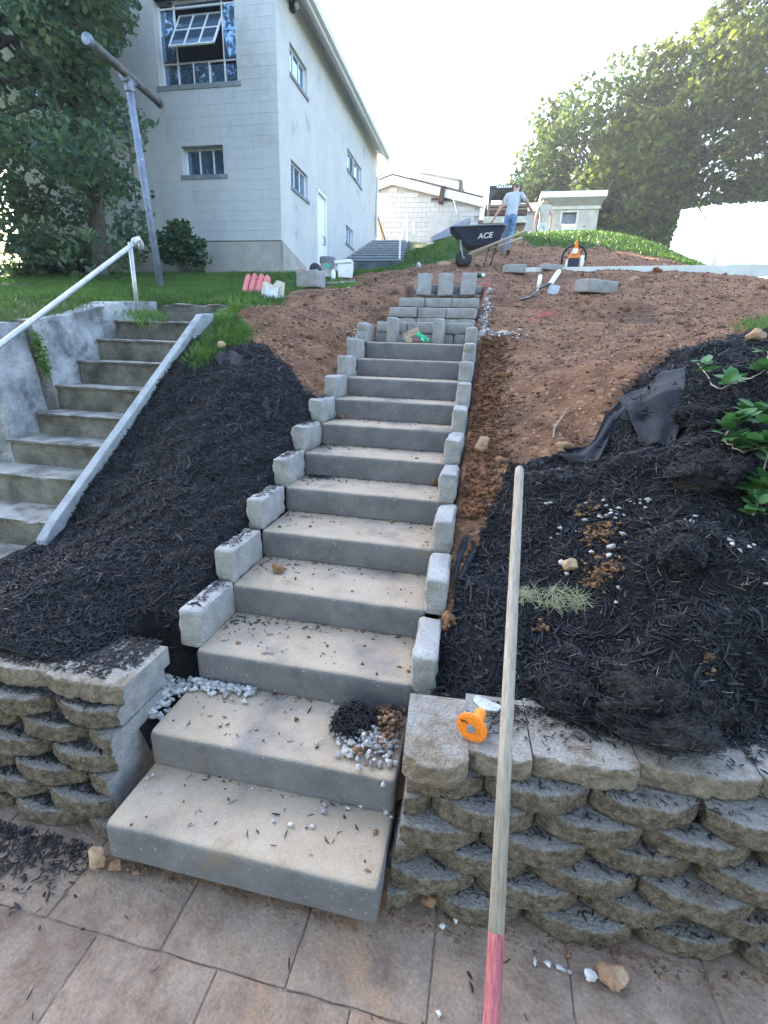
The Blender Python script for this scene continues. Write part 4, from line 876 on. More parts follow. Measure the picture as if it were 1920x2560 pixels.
rock(1040, 972, (.10, .08, .14), 'rock', 11, 'brown angular stone in the soil right of the steps', sink=.3)
rock(1215, 968, (.10, .05, .05), 'rock', 12, 'long pale stone below the black fabric', sink=.2)
rock(1635, 730, (.14, .10, .09), 'rock', 13, 'orange brown stone by the weeds at right', sink=.3)
rock(1420, 588, (.16, .12, .12), 'soilrich', 14, 'dark red stone sitting before the long board', sink=.3)
rock(1370, 605, (.14, .10, .08), 'rock', 15, 'small tan stone on the soil under the board', sink=.3)
rock(985, 570, (.30, .16, .14), 'gravelbrown', 16, 'flat brown stone left of the wheelbarrow wheel', sink=.3)
rock(905, 577, (.14, .14, .16), 'gravel', 17, 'pale broken stone at the edge of the grass bank', sink=.3)
rock(962, 572, (.40, .24, .18), 'rock', 18, 'broad sandstone lying in soil near the grass bank', sink=.4)
rock(478, 750, (.08, .07, .07), 'rock', 19, 'orange stone among weeds beside the cheek wall', sink=.3)
def sod(vx, vy, size, label, seed, rot=0, z=None):
    p = GS(vx, vy, t0=1.5) if z is None else atz(vx, vy, z); V, F = ico(5); V = V.copy()
    d = np.array([vn(a, 1.5, seed)*.45+vn(a, 4, seed+1)*.22+vn(a, 11, seed+2)*.11+vn(a, 24, seed+3)*.06 for a in V]); V = V*(1+d)[:, None]*np.array(size)/2
    e = empty('sod', (p[0], p[1], p[2]-size[2]*.12), rot, label=label, cat='sod'); o = link('root_mat', mesh_np('root_mat', V, F, smooth=True), 'sod', e)
    N = V/np.array(size)**2; N /= np.linalg.norm(N, axis=-1, keepdims=True); k = rng.integers(0, len(V), 3600); Q = V[k]+rng.normal(0, .008, (3600, 3)); up_ = N[k][:, 2] > -.3
    chips('shreds', 0, Q[up_], N[k][up_], .015, .075, .002, .006, 'mulch', seed+7, .3).parent = e
for q, (vx, vy, s, lab) in enumerate(((1245, 1500, (.26, .20, .19), 'dark matted sod lump above the orange chisel'), (1420, 1530, (.42, .26, .22), 'largest matted sod lump above the right wall caps'), (1530, 905, (.34, .24, .16), 'grey brown sod slab right of the black fabric'), (1545, 1010, (.46, .26, .20), 'wide root-matted sod slab under the creeper'), (1480, 1190, (.30, .14, .12), 'small folded sod piece near the white chips'))):
    sod(vx, vy, s, lab, 30+q*5, .25*q)
sod(768, 1556, (.16, .11, .10), 'dark clump of mulch on the second step beside the gravel', 71, .4, 2*RISE+.04)

# ------------------------------------------------------------------ landscape fabric and twigs
def sheet(name, rows, lift, mat, n=14, folds=.012, seed=0, **kw):
    rows = [[np.array(GS(*a, t0=1.6)), np.array(GS(*b, t0=1.6))] for a, b in rows]; m = len(rows); V = []; k = 0; U = 16; fine = []
    for j in range((m-1)*6+1):
        t = j/6; i = min(int(t), m-2); f = t-i; f = f*f*(3-2*f); A = rows[i][0]*(1-f)+rows[i+1][0]*f; B = rows[i][1]*(1-f)+rows[i+1][1]*f
        for u in range(U+1):
            p = A+(B-A)*u/U; w = math.sin(u/U*9+j*.15+seed)*folds+vn(p, 7, seed)*folds*1.4; V.append((p[0], p[1]-w*.4, max(p[2], float(HS(p[0], p[1])))+lift+w)); 
    J = (m-1)*6+1; F = [(j*(U+1)+u, j*(U+1)+u+1, (j+1)*(U+1)+u+1, (j+1)*(U+1)+u) for j in range(J-1) for u in range(U)]
    o = link(name, mesh_np(name, V, F, smooth=True), mat, **kw); md = o.modifiers.new('thickness', 'SOLIDIFY'); md.thickness = .003; return o
fb = empty('landscape_fabric', GS(1400, 900), label='torn black landscape fabric lying over the right mulch bank', cat='fabric')
for rw, sd_ in (([((1335, 868), (1480, 796)), ((1345, 893), (1480, 840)), ((1360, 922), (1478, 905)), ((1385, 966), (1455, 962))], 1), ([((1350, 862), (1352, 905)), ((1305, 905), (1338, 915)), ((1282, 958), (1315, 952)), ((1245, 984), (1292, 1002)), ((1188, 990), (1262, 1008))], 2)):
    o = sheet('fabric_sheet', rw, .014, 'fabric', seed=sd_); o.parent = fb; o.location = -fb.location
sheet('landscape_fabric', [((566, 862), (590, 866)), ((558, 878), (604, 874)), ((572, 898), (600, 892)), ((580, 912), (592, 908))], .004, 'fabric', seed=4, label='scrap of black fabric poking from the left mulch', cat='fabric')
sheet('landscape_fabric', [((1000, 1160), (1022, 1172)), ((988, 1190), (1030, 1196)), ((984, 1225), (1012, 1228)), ((980, 1258), (998, 1256))], .004, 'fabric', seed=5, label='black fabric strip showing beside the right edging blocks', cat='fabric')
sheet('landscape_fabric', [((470, 765), (505, 762)), ((462, 778), (528, 776)), ((476, 792), (520, 798))], .006, 'fabric', seed=6, label='black fabric edge at the top of the left mulch', cat='fabric')
p = GS(1195, 945); G().tube([Vector(p), Vector(p)+Vector((0, .01, .06)), Vector(p)+Vector((.03, .0, .12)), Vector(p)+Vector((.055, -.01, .18))], [.005, .004, .004, .002], 6).obj('twig', 'gravel', None, label='pale dry twig standing at the edge of the soil', cat='twig')
p = GS(1270, 1100, t0=1.6); G().tube([Vector(p)+Vector((-.01, 0, 0)), Vector(p)+Vector((.01, .03, .08))], [.006, .004], 6).obj('wood_splinter', 'rust', None, label='brown wood splinter stuck in the right mulch', cat='wood')

# ------------------------------------------------------------------ tools and things near the stair
# foreground broom handle
t_, b_ = CAMP+ray(1122, 1016)*1.55, CAMP+ray(1062, 2212)*.83
t_ = Vector(t_); b_ = Vector(b_); dv = (b_-t_).normalized(); gend = t_+dv*((t_.z+.06)/-dv.z)
hd = empty('tool_handle', gend, label='long wooden tool handle with red paint near its lower end', cat='tool handle')
hl = -hd.location; L_ = (gend-t_).length; sp = t_+dv*((b_-t_).length*.905)
G().tube([t_-dv*.014, t_-dv*.011, t_-dv*.004, t_+dv*.012, t_+dv*.3, t_+dv*.7, sp], [.004, .010, .0135, .0145, .0150, .0152, .0152], 20).obj('shaft', 'polewood', hd, smooth=True).location = hl
G().tube([sp+dv*.0003, sp+dv*.5, gend], [.0153, .0154, .0154], 20).obj('painted_end', 'polered', hd, smooth=True).location = hl
# orange guarded chisel on the wall cap
p0 = atz(1017, 1578, .515); pb2 = atz(1040, 1515, .52)
ax = Vector((.28, .93, .02)).normalized()
chz = empty('brick_chisel', (p0[0], p0[1], .509), label='orange handled steel brick chisel on the right wall cap', cat='chisel')
dq = (ax+Vector((.08, 0, -.02))).normalized().to_track_quat('Z', 'Y').to_matrix().to_4x4(); base = Matrix.Translation((0, -.035, .050))
mm = base @ dq
G().lathe([(.010, -.006), (.040, -.006), (.052, -.003), (.052, .003), (.046, .008), (.024, .012), (.021, .03), (.019, .075), (.017, .085), (.010, .085)], 28, mm).obj('guard', 'orange', chz, smooth=False)
G().lathe([(.012, -.013), (.014, -.011), (.014, -.004), (.012, 0)], 18, mm).obj('strike_head', 'sill', chz)
G().box2((-.006, -.0235, .014), (.006, -.0175, .088), mm).box2((-.010, -.006, .085), (.010, .006, .105), mm).obj('shank', 'steel', chz)
G().prism([(-.012, .100), (.012, .100), (.044, .118), (.050, .150), (.038, .152), (-.038, .152), (-.050, .150), (-.044, .118)], -.003, .003, mm @ Matrix.Rotation(R(90), 4, 'X') @ Matrix.Scale(-1, 4, (0, 0, 1))).obj('blade', 'steel', chz)
gs_ = G()
for q in range(8):                                                     # hand scrawled marks on the guard
    u0 = .016+.003*q; gs_.tube([(u0-.006, .012+.004*math.sin(q*2.1), -.0068), (u0, .020-.003*math.cos(q*3), -.0068), (u0+.004, .014+.004*math.sin(q), -.0068)], .0007, 4)
go = gs_.obj('scrawl', 'black', chz); go.matrix_local = mm
# hand brush, mallet and green brush on the top step
zt = 12*RISE
p = at(895, 730, 3.83); hb = empty('hand_brush', (p[0]-.03, 3.86, zt+.055), -.1, label='wooden hand brush with tan bristles on the top step', cat='brush')
mb = Matrix.Rotation(R(-22), 4, 'Y')
G().box2((-.085, -.02, 0), (.085, .02, .018), mb).obj('brush_back', 'wood', hb, bevel=.006)
bg_ = G()
for q in range(90):
    x = random.uniform(-.075, .08); y = random.uniform(-.016, .016); bg_.tube([(x, y, .016), (x+random.uniform(-.012, .02), y+random.uniform(-.01, .02), .05+random.uniform(0, .02))], .0016, 4, cap=False)
o = bg_.obj('bristles', 'bristle', hb); o.matrix_local = mb
gb = empty('green_brush', (at(905, 730, 3.83)[0]+.025, 3.84, zt+.02), label='bright green plastic hand brush beside the wooden brush', cat='brush')
mg = Matrix.Rotation(R(28), 4, 'Y')
G().box2((-.075, -.018, .02), (.06, .02, .052), mg).obj('brush_head', 'green', gb, bevel=.007)
G().tube([(.0, -.01, .03), (.015, -.05, .01), (.03, -.07, -.005)], [.011, .012, .010], 10).obj('handle', 'green', gb, smooth=True)
ml = empty('wooden_mallet', (at(880, 735, 3.80)[0]+.02, 3.79, zt+.022), label='small mallet with red handle under the brushes', cat='mallet')
G().box2((-.035, -.02, -.02), (.03, .02, .02)).obj('head', 'wood', ml, bevel=.007)
G().tube([(.03, 0, -.003), (.07, .01, -.006), (.15, .02, -.008)], [.010, .012, .013], 10).obj('handle', 'polered', ml, smooth=True)
p = at(830, 684, 4.35); G().box2((-.075, -.03, 0), (.075, .03, .035)).obj('wood_offcut', 'gravelbrown', None, bevel=.006, loc=(p[0], 4.42, float(p[2])-.02), rot=(0, 0, .06), label='brown wood offcut behind the left upright block', cat='wood')

# loose blocks in the soil
def loose(vx, vy, dims, rot, label, mat='block', sink=.01, seed=80):
    p = GS(vx, vy); return link('loose_block', weathered_box('loose_block', dims, .016, .003, seed, 4, .008), mat, None, (p[0], p[1], p[2]-sink), rot, label=label, cat='concrete block', group='loose blocks left in the soil')
loose(1283, 632, (.40, .36, .15), (.10, .03, .35), 'large pale concrete block lying on the red soil', seed=81)
loose(1110, 590, (.34, .24, .13), (.03, 0, .1), 'small pale block lying left of the long board', seed=82)
loose(1188, 582, (.34, .24, .10), (.06, .05, .3), 'flat block half buried behind the soil near the saw', seed=83, sink=.03)
# hand tools on the slope
p = GS(1160, 640); tw = empty('trowel', (p[0], p[1], p[2]+.01), .1, label='white handled trowel with bent blade on the soil slope', cat='trowel')
q = [Vector(a)-Vector(p) for a in (at(1170, 600, p[1]+.16), at(1163, 625, p[1]+.06), at(1160, 635, p[1]+.03), at(1142, 648, p[1]-.03), at(1122, 652, p[1]-.06))]
for a in q: a.z += .015
G().tube([q[0], q[0]*.5+q[1]*.5, q[1]], [.022, .026, .02], 10).obj('handle', 'white', tw, smooth=True)
G().tube([q[1], q[2]], [.012, .012], 8).obj('neck', 'steel', tw)
n_ = Vector((.25, .9, 0))*.045
G().poly([q[2]-n_, q[2]+n_, q[3]+n_*1.1, q[3]-n_*1.1]).poly([q[3]-n_*1.1, q[3]+n_*1.1, q[4]+n_*.8, q[4]-n_*.8]).obj('blade', 'steel', tw).modifiers.new('t', 'SOLIDIFY').thickness = .008
p = GS(1195, 636); cg = empty('caulking_gun', (p[0], p[1], p[2]+.02), 0, label='grey caulking gun lying beside the white handled trowel', cat='caulking gun')
q = [Vector(at(*a))-Vector(p) for a in ((1207, 590, p[1]+.22), (1188, 618, p[1]+.08), (1165, 627, p[1]+.05), (1178, 645, p[1]+.0), (1210, 622, p[1]+.05))]
G().tube([q[0], q[1]], .030, 12).obj('tube', 'bucket', cg, smooth=False)
G().tube([q[1], q[1]*1.05, q[2]], [.02, .014, .012], 8).obj('plunger', 'darkgreen', cg)
G().tube([q[0]+(q[0]-q[1])*.0, q[0]+(q[0]-q[1])*.12], .012, 8).obj('nozzle', 'white', cg)
G().poly([q[1], q[4], q[4]*.6+q[3]*.6+Vector((.06, 0, -.03)), q[3]]).obj('cradle', 'steel', cg).modifiers.new('t', 'SOLIDIFY').thickness = .01
# spray can and marker paint
p = GS(1030, 600); sc_ = empty('spray_can', (p[0], p[1], p[2]+.035), .2, label='dark green spray can lying at the stair head', cat='spray can')
mxy = Matrix.Rotation(R(90), 4, 'Y')
G().lathe([(.030, -.10), (.033, -.095), (.033, .06), (.028, .07)], 14, mxy).obj('can', 'darkgreen', sc_, smooth=False); G().lathe([(.028, .07), (.028, .12), (.02, .125)], 14, mxy).obj('cap', 'white', sc_)
Pm = []
for vx, vy, n, sp in ((1175, 680, 90, .06), (1150, 690, 40, .05), (1047, 612, 60, .05), (1045, 636, 50, .04), (1050, 655, 20, .04)):
    p = GS(vx, vy); Pm += [(p[0]+rng.normal(0, sp), p[1]+rng.normal(0, sp)) for _ in range(n)]
Pm = np.array(Pm); P, _ = surf(Pm[:, 0], Pm[:, 1]); scatter_rocks('painted_soil', P, rng.uniform(.01, .03, len(P)), 'redpaint', 54, label='soil crumbs sprayed with red marking paint', cat='marking', kind='stuff')
# long pale board
lb_a, lb_b = np.array(at(1125, 578, 8.05)), np.array(at(1700, 570, 8.2))
g = G(); A, B = Vector(lb_a), Vector(lb_b); B2 = B+(B-A)*.25; dh = Vector((0, 0, -.17)); th = Vector((0, .045, 0))
g.add([A, B2, B2+dh, A+dh, A+th, B2+th, B2+dh+th, A+dh+th], [(0, 1, 2, 3), (4, 7, 6, 5), (0, 4, 5, 1), (3, 2, 6, 7), (0, 3, 7, 4), (1, 5, 6, 2)])
g.obj('long_board', 'board', None, bevel=.004, label='long pale board set on edge across the slope', cat='board')
# cut-off saw
p = GS(1238, 578); p = at(1238, 576, 8.3); zs_ = max(float(HS(p[0], 8.3)), float(p[2])); sw_ = empty('cutoff_saw', (p[0], 8.35, zs_-.01), label='orange and white power saw with black loop handle behind board', cat='power saw')
G().prism([(-.10, .0), (.11, .0), (.10, .12), (.075, .20), (.04, .27), (.012, .40), (-.012, .40), (-.03, .27), (-.09, .14)], -.09, .07, Matrix(((1, 0, 0, 0), (0, 0, 1, 0), (0, 1, 0, 0), (0, 0, 0, 1)))).obj('housing', 'orange', sw_, bevel=.015)
G().box2((-.10, -.11, .0), (.075, -.088, .13)).obj('front_cover', 'navy', sw_, bevel=.01)
G().box2((.09, -.11, .0), (.15, .05, .17)).obj('side_tank', 'white', sw_, bevel=.015)
G().box2((-.125, -.10, .0), (-.10, .03, .11)).obj('side_plate', 'white', sw_, bevel=.006)
G().box2((-.05, -.11, .19), (.03, -.075, .27)).obj('top_cover', 'white', sw_, bevel=.012)
G().tube([(-.19, -.05, .0)]+[(-.005+.185*math.cos(a), -.05, .17+.155*math.sin(a)) for a in np.linspace(math.pi, -.35, 14)], .017, 10).obj('handle', 'black', sw_, smooth=True)

# ------------------------------------------------------------------ things at the edge of the lawn
p = GS(548, 634); pk = empty('ribbed_panel', p, -.1, label='pink red plastic panel with four rounded ribs on the lawn edge', cat='panel')
for q, (u, h) in enumerate(((-.135, .27), (-.055, .30), (.035, .32), (.115, .32))):
    prof = [(-.035, 0), (.037, 0), (.034, h*.8), (.02, h*.96), (0, h), (-.02, h*.96), (-.032, h*.8)]
    G().prism([(x, z) for x, z in prof], -.035, .045, Matrix(((1, .0, 0, u), (0, 0, 1, .02*q), (0.0, 1, 0, -.02), (0, 0, 0, 1))) @ Matrix.Shear('XZ', 4, (0, 0))).obj('rib', 'pink', pk, bevel=.012).rotation_euler = (-.35, .12, 0)
G().box2((-.17, .02, -.02), (.15, .05, .20)).obj('back_plate', 'pink', pk, bevel=.01).rotation_euler = (-.35, .12, 0)
p = GS(588, 645); bgp = empty('paper_bag', p, .15, label='open paper bag lined with white plastic on the soil edge', cat='bag')
G().poly([(-.15, 0, 0), (.14, 0, -.02), (.16, .03, .19), (.06, .04, .22), (.0, .05, .16), (-.06, .04, .20), (-.12, .03, .19)]).obj('paper', 'paper', bgp).modifiers.new('t', 'SOLIDIFY').thickness = .01
G().poly([(-.10, -.02, .0), (.08, -.02, -.02), (.08, .0, .15), (.02, .01, .09), (-.02, .01, .10), (-.07, 0, .16)]).obj('lining', 'plastic', bgp).modifiers.new('t', 'SOLIDIFY').thickness = .012
p = GS(672, 622); cb = loose(672, 622, (.44, .26, .27), (0, -.03, -.3), 'large grey concrete block by the lawn with a cap on it', seed=85)
ctop = Vector(cb.location)+Vector((0, 0, .265))
cap = empty('black_cap', ctop+Vector((.08, 0, 0)), .3, label='black cap resting on the large grey block', cat='cap')
G().lathe([(.10, 0), (.105, .03), (.095, .08), (.06, .12), (.02, .135), (.0, .137)], 16).obj('crown', 'black', cap, smooth=True)
G().prism([(-.09, -.06), (-.20, -.05), (-.24, 0), (-.20, .05), (-.09, .06)], -.004, .008).obj('brim', 'black', cap, bevel=.004)
gl_ = empty('work_glove', ctop+Vector((-.07, -.04, 0)), label='red and white work glove under the black cap', cat='glove')
G().box2((-.09, -.05, 0), (.02, .05, .025)).obj('cuff', 'pink', gl_, bevel=.01); G().box2((.02, -.045, 0), (.08, .045, .02)).obj('palm', 'white', gl_, bevel=.008)
def atground(vx, vy, Y):
    p = at(vx, vy, Y); return Vector((p[0], Y, float(HS(p[0], Y))))
p = GS(708, 600); bk = empty('bucket', p, -1.35, label='tall white bucket with ribbed grey rim and green label', cat='bucket')
sk = .36
G().lathe([(.125, .0), (.13, .01), (.145, sk*.72), (.15, sk*.72)], 26).obj('body', 'bucket', bk, smooth=True)
rim = [(.148, sk*.70)]
for q in range(4): z = sk*(.72+.07*q); rim += [(.160, z), (.160, z+.012), (.150, z+.014), (.150, z+.022)]
G().lathe(rim+[(.153, sk), (.147, sk), (.14, sk*.75)], 26).obj('rim', 'tub', bk, smooth=False)
lv = G()
for q in range(6):
    a0, a1 = -.35+q*.12, -.35+(q+1)*.12; r0, r1 = .1425, .1472; lv.poly([(r0*math.cos(a0), r0*math.sin(a0), .14), (r0*math.cos(a1), r0*math.sin(a1), .14), (r1*math.cos(a1), r1*math.sin(a1), .235), (r1*math.cos(a0), r1*math.sin(a0), .235)])
lv.obj('label_patch', 'greenlabel', bk)
p = GS(746, 602); tb = empty('white_tub', p, .1, label='white square tub with tilted lid near the bucket', cat='tub')
V = [(-.12, -.11, 0), (.12, -.11, 0), (.12, .11, 0), (-.12, .11, 0), (-.145, -.13, .25), (.145, -.13, .25), (.145, .13, .25), (-.145, .13, .25)]
G().add(V, [(0, 3, 2, 1), (0, 1, 5, 4), (1, 2, 6, 5), (2, 3, 7, 6), (3, 0, 4, 7), (4, 5, 6, 7)]).obj('body', 'white', tb, bevel=.015)
G().box2((-.165, -.15, .25), (.165, .15, .31)).obj('lid', 'white', tb, bevel=.012).rotation_euler = (0, -.10, 0)
p = GS(720, 604); bt = empty('white_bottle', p, 0, label='small white bottle between bucket and tub', cat='bottle')
G().lathe([(.04, 0), (.045, .01), (.045, .13), (.03, .155), (.018, .165)], 14).obj('body', 'white', bt, smooth=False); G().lathe([(.02, .165), (.02, .185), (.015, .187)], 12).obj('cap', 'bucket', bt)
p = GS(735, 612); G().box2((-.28, -.03, 0), (.28, .03, .025)).obj('metal_strip', 'galv', None, loc=p, rot=(0, -.08, .15), label='flat metal strip lying below the white tub', cat='strip')

# ------------------------------------------------------------------ wheelbarrow
p = GS(1000, 577); wbr = empty('wheelbarrow', (p[0], p[1], p[2]), .06, label='navy wheelbarrow lettered ACE with wooden handles on the hill', cat='wheelbarrow')
def rimpts(x0, x1, z0, z1, hw, n=8, r=.10):
    pts = []
    for cx, cy, a0 in ((x1-r, hw-r, 0), (x0+r, hw-r, 90), (x0+r, -hw+r, 180), (x1-r, -hw+r, 270)):
        for k in range(n): a = R(a0+90*k/(n-1)); x = cx+r*math.cos(a); pts.append((x, cy+r*math.sin(a), z0+(z1-z0)*(x-x0)/(x1-x0)))
    return pts
ro_ = rimpts(-.315, .80, .80, .85, .33); bo_ = rimpts(.05, .70, .40, .53, .20, r=.07); n = len(ro_)
ri_ = [(x*.97+.006, y*.95, z-.005) for x, y, z in ro_]; bi_ = [(x, y*.96, z+.02) for x, y, z in bo_]
g = G(); g.v = ro_+bo_+ri_+bi_; g.f = [(i, (i+1) % n, n+(i+1) % n, n+i) for i in range(n)]+[(2*n+i, 3*n+i, 3*n+(i+1) % n, 2*n+(i+1) % n) for i in range(n)]+[(i, 2*n+i, 2*n+(i+1) % n, (i+1) % n) for i in range(n)]+[tuple(n+i for i in range(n)), tuple(3*n+i for i in reversed(range(n)))]
tray = g.obj('tray', 'navy', wbr)
G().tube([Vector(v) for v in ro_]+[Vector(ro_[0])], .018, 8, cap=False).obj('rim', 'tub', tray, smooth=True)
cu = bpy.data.curves.new('lettering', 'FONT'); cu.body = 'ACE'; cu.size = .155; cu.extrude = .004; cu.shear = .25; cu.align_x = 'CENTER'; cu.offset = .003
to = bpy.data.objects.new('t', cu); COL.objects.link(to); dgp = bpy.context.evaluated_depsgraph_get(); tme = bpy.data.meshes.new_from_object(to.evaluated_get(dgp)); bpy.data.objects.remove(to)
tme.materials.clear(); lt = link('lettering', tme, 'white', tray)
up_ = Vector((0, -.13, .33)).normalized(); xa = Vector((1, 0, .12)).normalized(); up_ = (up_-xa*up_.dot(xa)).normalized(); nz = xa.cross(up_)
lt.matrix_local = Matrix(((xa.x, up_.x, nz.x, .40), (xa.y, up_.y, nz.y, -.268), (xa.z, up_.z, nz.z, .575), (0, 0, 0, 1)))
for sgn in (-1, 1):
    G().tube([(.0, sgn*.10, .20), (.20, sgn*.18, .30), (1.21, sgn*.29, .72)], .030, 8).obj('handle', 'wood', wbr)
    wc = Vector((0, sgn*.12, .175)); W = Matrix.Translation(wc) @ Matrix.Rotation(R(90), 4, 'X')
    wh = G().lathe([(.11, -.045), (.15, -.05), (.175, -.025), (.175, .025), (.15, .05), (.11, .045)], 24, W).obj('wheel', 'rubber', wbr, smooth=True)
    G().lathe([(.0, -.03), (.11, -.035), (.112, 0), (.11, .035), (.0, .03)], 20, W).obj('rim', 'rubber', wh); G().lathe([(.0, -.052), (.025, -.052), (.025, .052), (.0, .052)], 10, W).obj('hub', 'steel', wh)
    lg = G(); lg.tube([(.52, sgn*.20, .44), (.44, sgn*.22, .03), (.58, sgn*.22, .03), (.66, sgn*.20, .48)], .012, 8).obj('leg', 'black', wbr)
    G().tube([(-.02, sgn*.22, .175), (-.10, sgn*.20, .55)], .012, 6).obj('brace', 'steel', wbr)
G().tube([(0, -.24, .175), (0, .24, .175)], .012, 8).obj('axle', 'steel', wbr); wbr.scale = (.97, .97, .84)

# ------------------------------------------------------------------ people
def person(name, loc, rz, J, mats, extra, **kw):
    """J: name -> (x,y,z,r); one skinned body; extra(face centre) -> material index"""
    e = empty(name, loc, rz, **kw); nm = [k for k in J if not k.startswith('foot')]; E = [('pelvis', 'belly'), ('belly', 'chest'), ('chest', 'neckb'), ('neckb', 'head0'), ('head0', 'head1')]
    for s in 'LR': E += [('neckb' if False else 'chest', 'sh'+s), ('sh'+s, 'el'+s), ('el'+s, 'wr'+s), ('wr'+s, 'ha'+s), ('pelvis', 'hip'+s), ('hip'+s, 'kn'+s), ('kn'+s, 'an'+s)]
    me = bpy.data.meshes.new(name); me.from_pydata([J[k][:3] for k in nm], [(nm.index(a), nm.index(b)) for a, b in E], []); o = bpy.data.objects.new('body', me); COL.objects.link(o)
    sk_ = o.modifiers.new('s', 'SKIN'); sk_.use_smooth_shade = True; o.modifiers.new('u', 'SUBSURF').levels = 2
    for i, k in enumerate(nm):
        d = me.skin_vertices[0].data[i]; r = J[k][3]; d.radius = r if isinstance(r, tuple) else (r, r); d.use_root = k == 'pelvis'
    dg_ = bpy.context.evaluated_depsgraph_get(); nme = bpy.data.meshes.new_from_object(o.evaluated_get(dg_)); bpy.data.objects.remove(o)
    nme.materials.clear()
    for m_ in mats: nme.materials.append(MATS[m_])
    for p in nme.polygons: p.material_index = extra(p.center)
    b = link('body', nme, None, e); 
    for s in 'LR':
        a = Vector(J['an'+s][:3]); w = Vector(J['wr'+s][:3]); h = Vector(J['ha'+s][:3]); d = (h-w).normalized(); sd_ = d.orthogonal().normalized()
        G().add([(-.045, -.08, -.0), (.045, -.08, 0), (.05, .17, 0), (-.05, .17, 0), (-.042, -.08, .09), (.042, -.08, .09), (.03, .05, .10), (-.03, .05, .10), (.042, .16, .05), (-.042, .16, .05)], [(0, 3, 2, 1), (0, 1, 5, 4), (4, 5, 6, 7), (7, 6, 8, 9), (9, 8, 2, 3), (1, 2, 8, 6, 5), (0, 4, 7, 9, 3)], Matrix.Translation(a-Vector((0, .02, .10))) @ Matrix.Rotation(J.get('foot'+s, (0,))[0], 4, 'X')).obj('shoe', 'boot', e, bevel=.012)
        fg = G()
        for q in range(4): o_ = sd_*(.027-.018*q); fg.tube([h+o_*.8, h+o_+d*.05, h+o_*.9+d*(.085-.006*abs(q-1))+Vector((0, .012, 0))], [.009, .008, .006], 6)
        fg.tube([w*.4+h*.6+sd_*.02, h+sd_*.045+d*.02, h+sd_*.04+d*.05], [.010, .009, .007], 6); fg.obj('fingers', 'skin', e, smooth=True)
    return e
J1 = dict(pelvis=(0, 0, .95, (.15, .11)), belly=(.01, .02, 1.12, (.145, .10)), chest=(.04, .06, 1.36, (.16, .11)), neckb=(.06, .08, 1.50, .065), head0=(.075, .10, 1.60, .075), head1=(.08, .11, 1.70, .085),
          shL=(-.14, .06, 1.44, .072), elL=(-.27, .03, 1.14, .046), wrL=(-.42, .06, .92, .030), haL=(-.46, .08, .84, .030), shR=(.22, .06, 1.45, .072), elR=(.37, .0, 1.26, .046), wrR=(.46, .14, 1.16, .030), haR=(.49, .20, 1.13, .032),
          hipL=(-.085, 0, .88, .095), knL=(-.10, .10, .52, .066), anL=(-.15, .10, .12, .042), hipR=(.085, 0, .88, .095), knR=(.05, .06, .52, .066), anR=(.02, -.12, .15, .042), footR=(-.45,))
def m1(c):
    if c.z > 1.53 and abs(c.x-.075) < .12: return 3 if (c.z > 1.66 or c.y < .06 and c.z > 1.60) else 2
    if c.x < -.215 and c.z < 1.30 or c.x > .315 and c.z < 1.42: return 2
    return 0 if c.z > .95 else 1
p = GS(1095, 551); pp = person('person', p, .0, J1, ['shirtgrey', 'denim', 'skin', 'hair'], m1, label='person in grey T-shirt and jeans walking away beside the wheelbarrow', cat='person'); pp.scale = (.94, .94, .90)
J2 = dict(pelvis=(0, 0, .95, (.15, .11)), belly=(0, .01, 1.12, (.145, .10)), chest=(0, .02, 1.36, (.165, .11)), neckb=(-.005, .02, 1.50, .062), head0=(-.01, .03, 1.60, .075), head1=(-.01, .03, 1.69, .085),
          shL=(-.19, .02, 1.44, .07), elL=(-.25, .02, 1.14, .045), wrL=(-.27, .06, .90, .030), haL=(-.27, .08, .82, .030), shR=(.19, .02, 1.44, .07), elR=(.26, .02, 1.14, .045), wrR=(.27, .05, .90, .03), haR=(.27, .07, .82, .03),
          hipL=(-.085, 0, .88, .095), knL=(-.10, .02, .50, .066), anL=(-.10, .0, .10, .042), hipR=(.085, 0, .88, .095), knR=(.10, .02, .50, .066), anR=(.10, 0, .10, .042))
def m2(c):
    if c.z > 1.53 and abs(c.x) < .12: return 3 if c.z > 1.62 else 2
    if abs(c.x) > .195 and c.z < 1.24: return 2
    return 0 if c.z > .93 else 1
p = at(1178, 441, 17.2); zf = float(p[2])-1.62; pz = float(HS(p[0], 17.2)); pp = person('person', (p[0], 17.2, pz), .1, J2, ['shirttan', 'pants', 'skin', 'hair'], m2, label='person in tan shirt and pale trousers seen beyond the crest', cat='person')
pp.scale = (.94, .94, .92)

# ------------------------------------------------------------------ buildings and machine beyond the crest
GY_ = 24.0
def gp(vx, vy): return at(vx, vy, GY_)
gr = empty('block_garage', (-2.4, GY_, 5.6), label='grey block garage with white gable trim beyond the far stair', cat='garage'); GO = -gr.location
rk = gp(850, 380); rL = (-6.3, 9.15); rR = gp(1038, 430); eR = gp(1036, 447)
def roofz(x): 
    return rk[2]-.36+(x-rk[0])*((eR[2]+.0-(rk[2]-.36))/(eR[0]-rk[0])) if x > rk[0] else rk[2]-.36+(x-rk[0])*.30
xe = float(eR[0])
wp = [(-6.3, 5.2), (xe, 5.2), (xe, roofz(xe)), (float(rk[0]), roofz(rk[0])), (-6.3, roofz(-6.3))]
mxz = Matrix(((1, 0, 0, 0), (0, 0, 1, 0), (0, 1, 0, 0), (0, 0, 0, 1)))
G().prism(wp, GY_+.03, GY_+9, mxz).obj('wall', 'graymortar', gr).location = GO
gbm = G().box((0, 0, 0), (.392, .06, .192)).mesh('block', bevel=.004, seg=1); gbm.materials.append(MATS['graywall'])
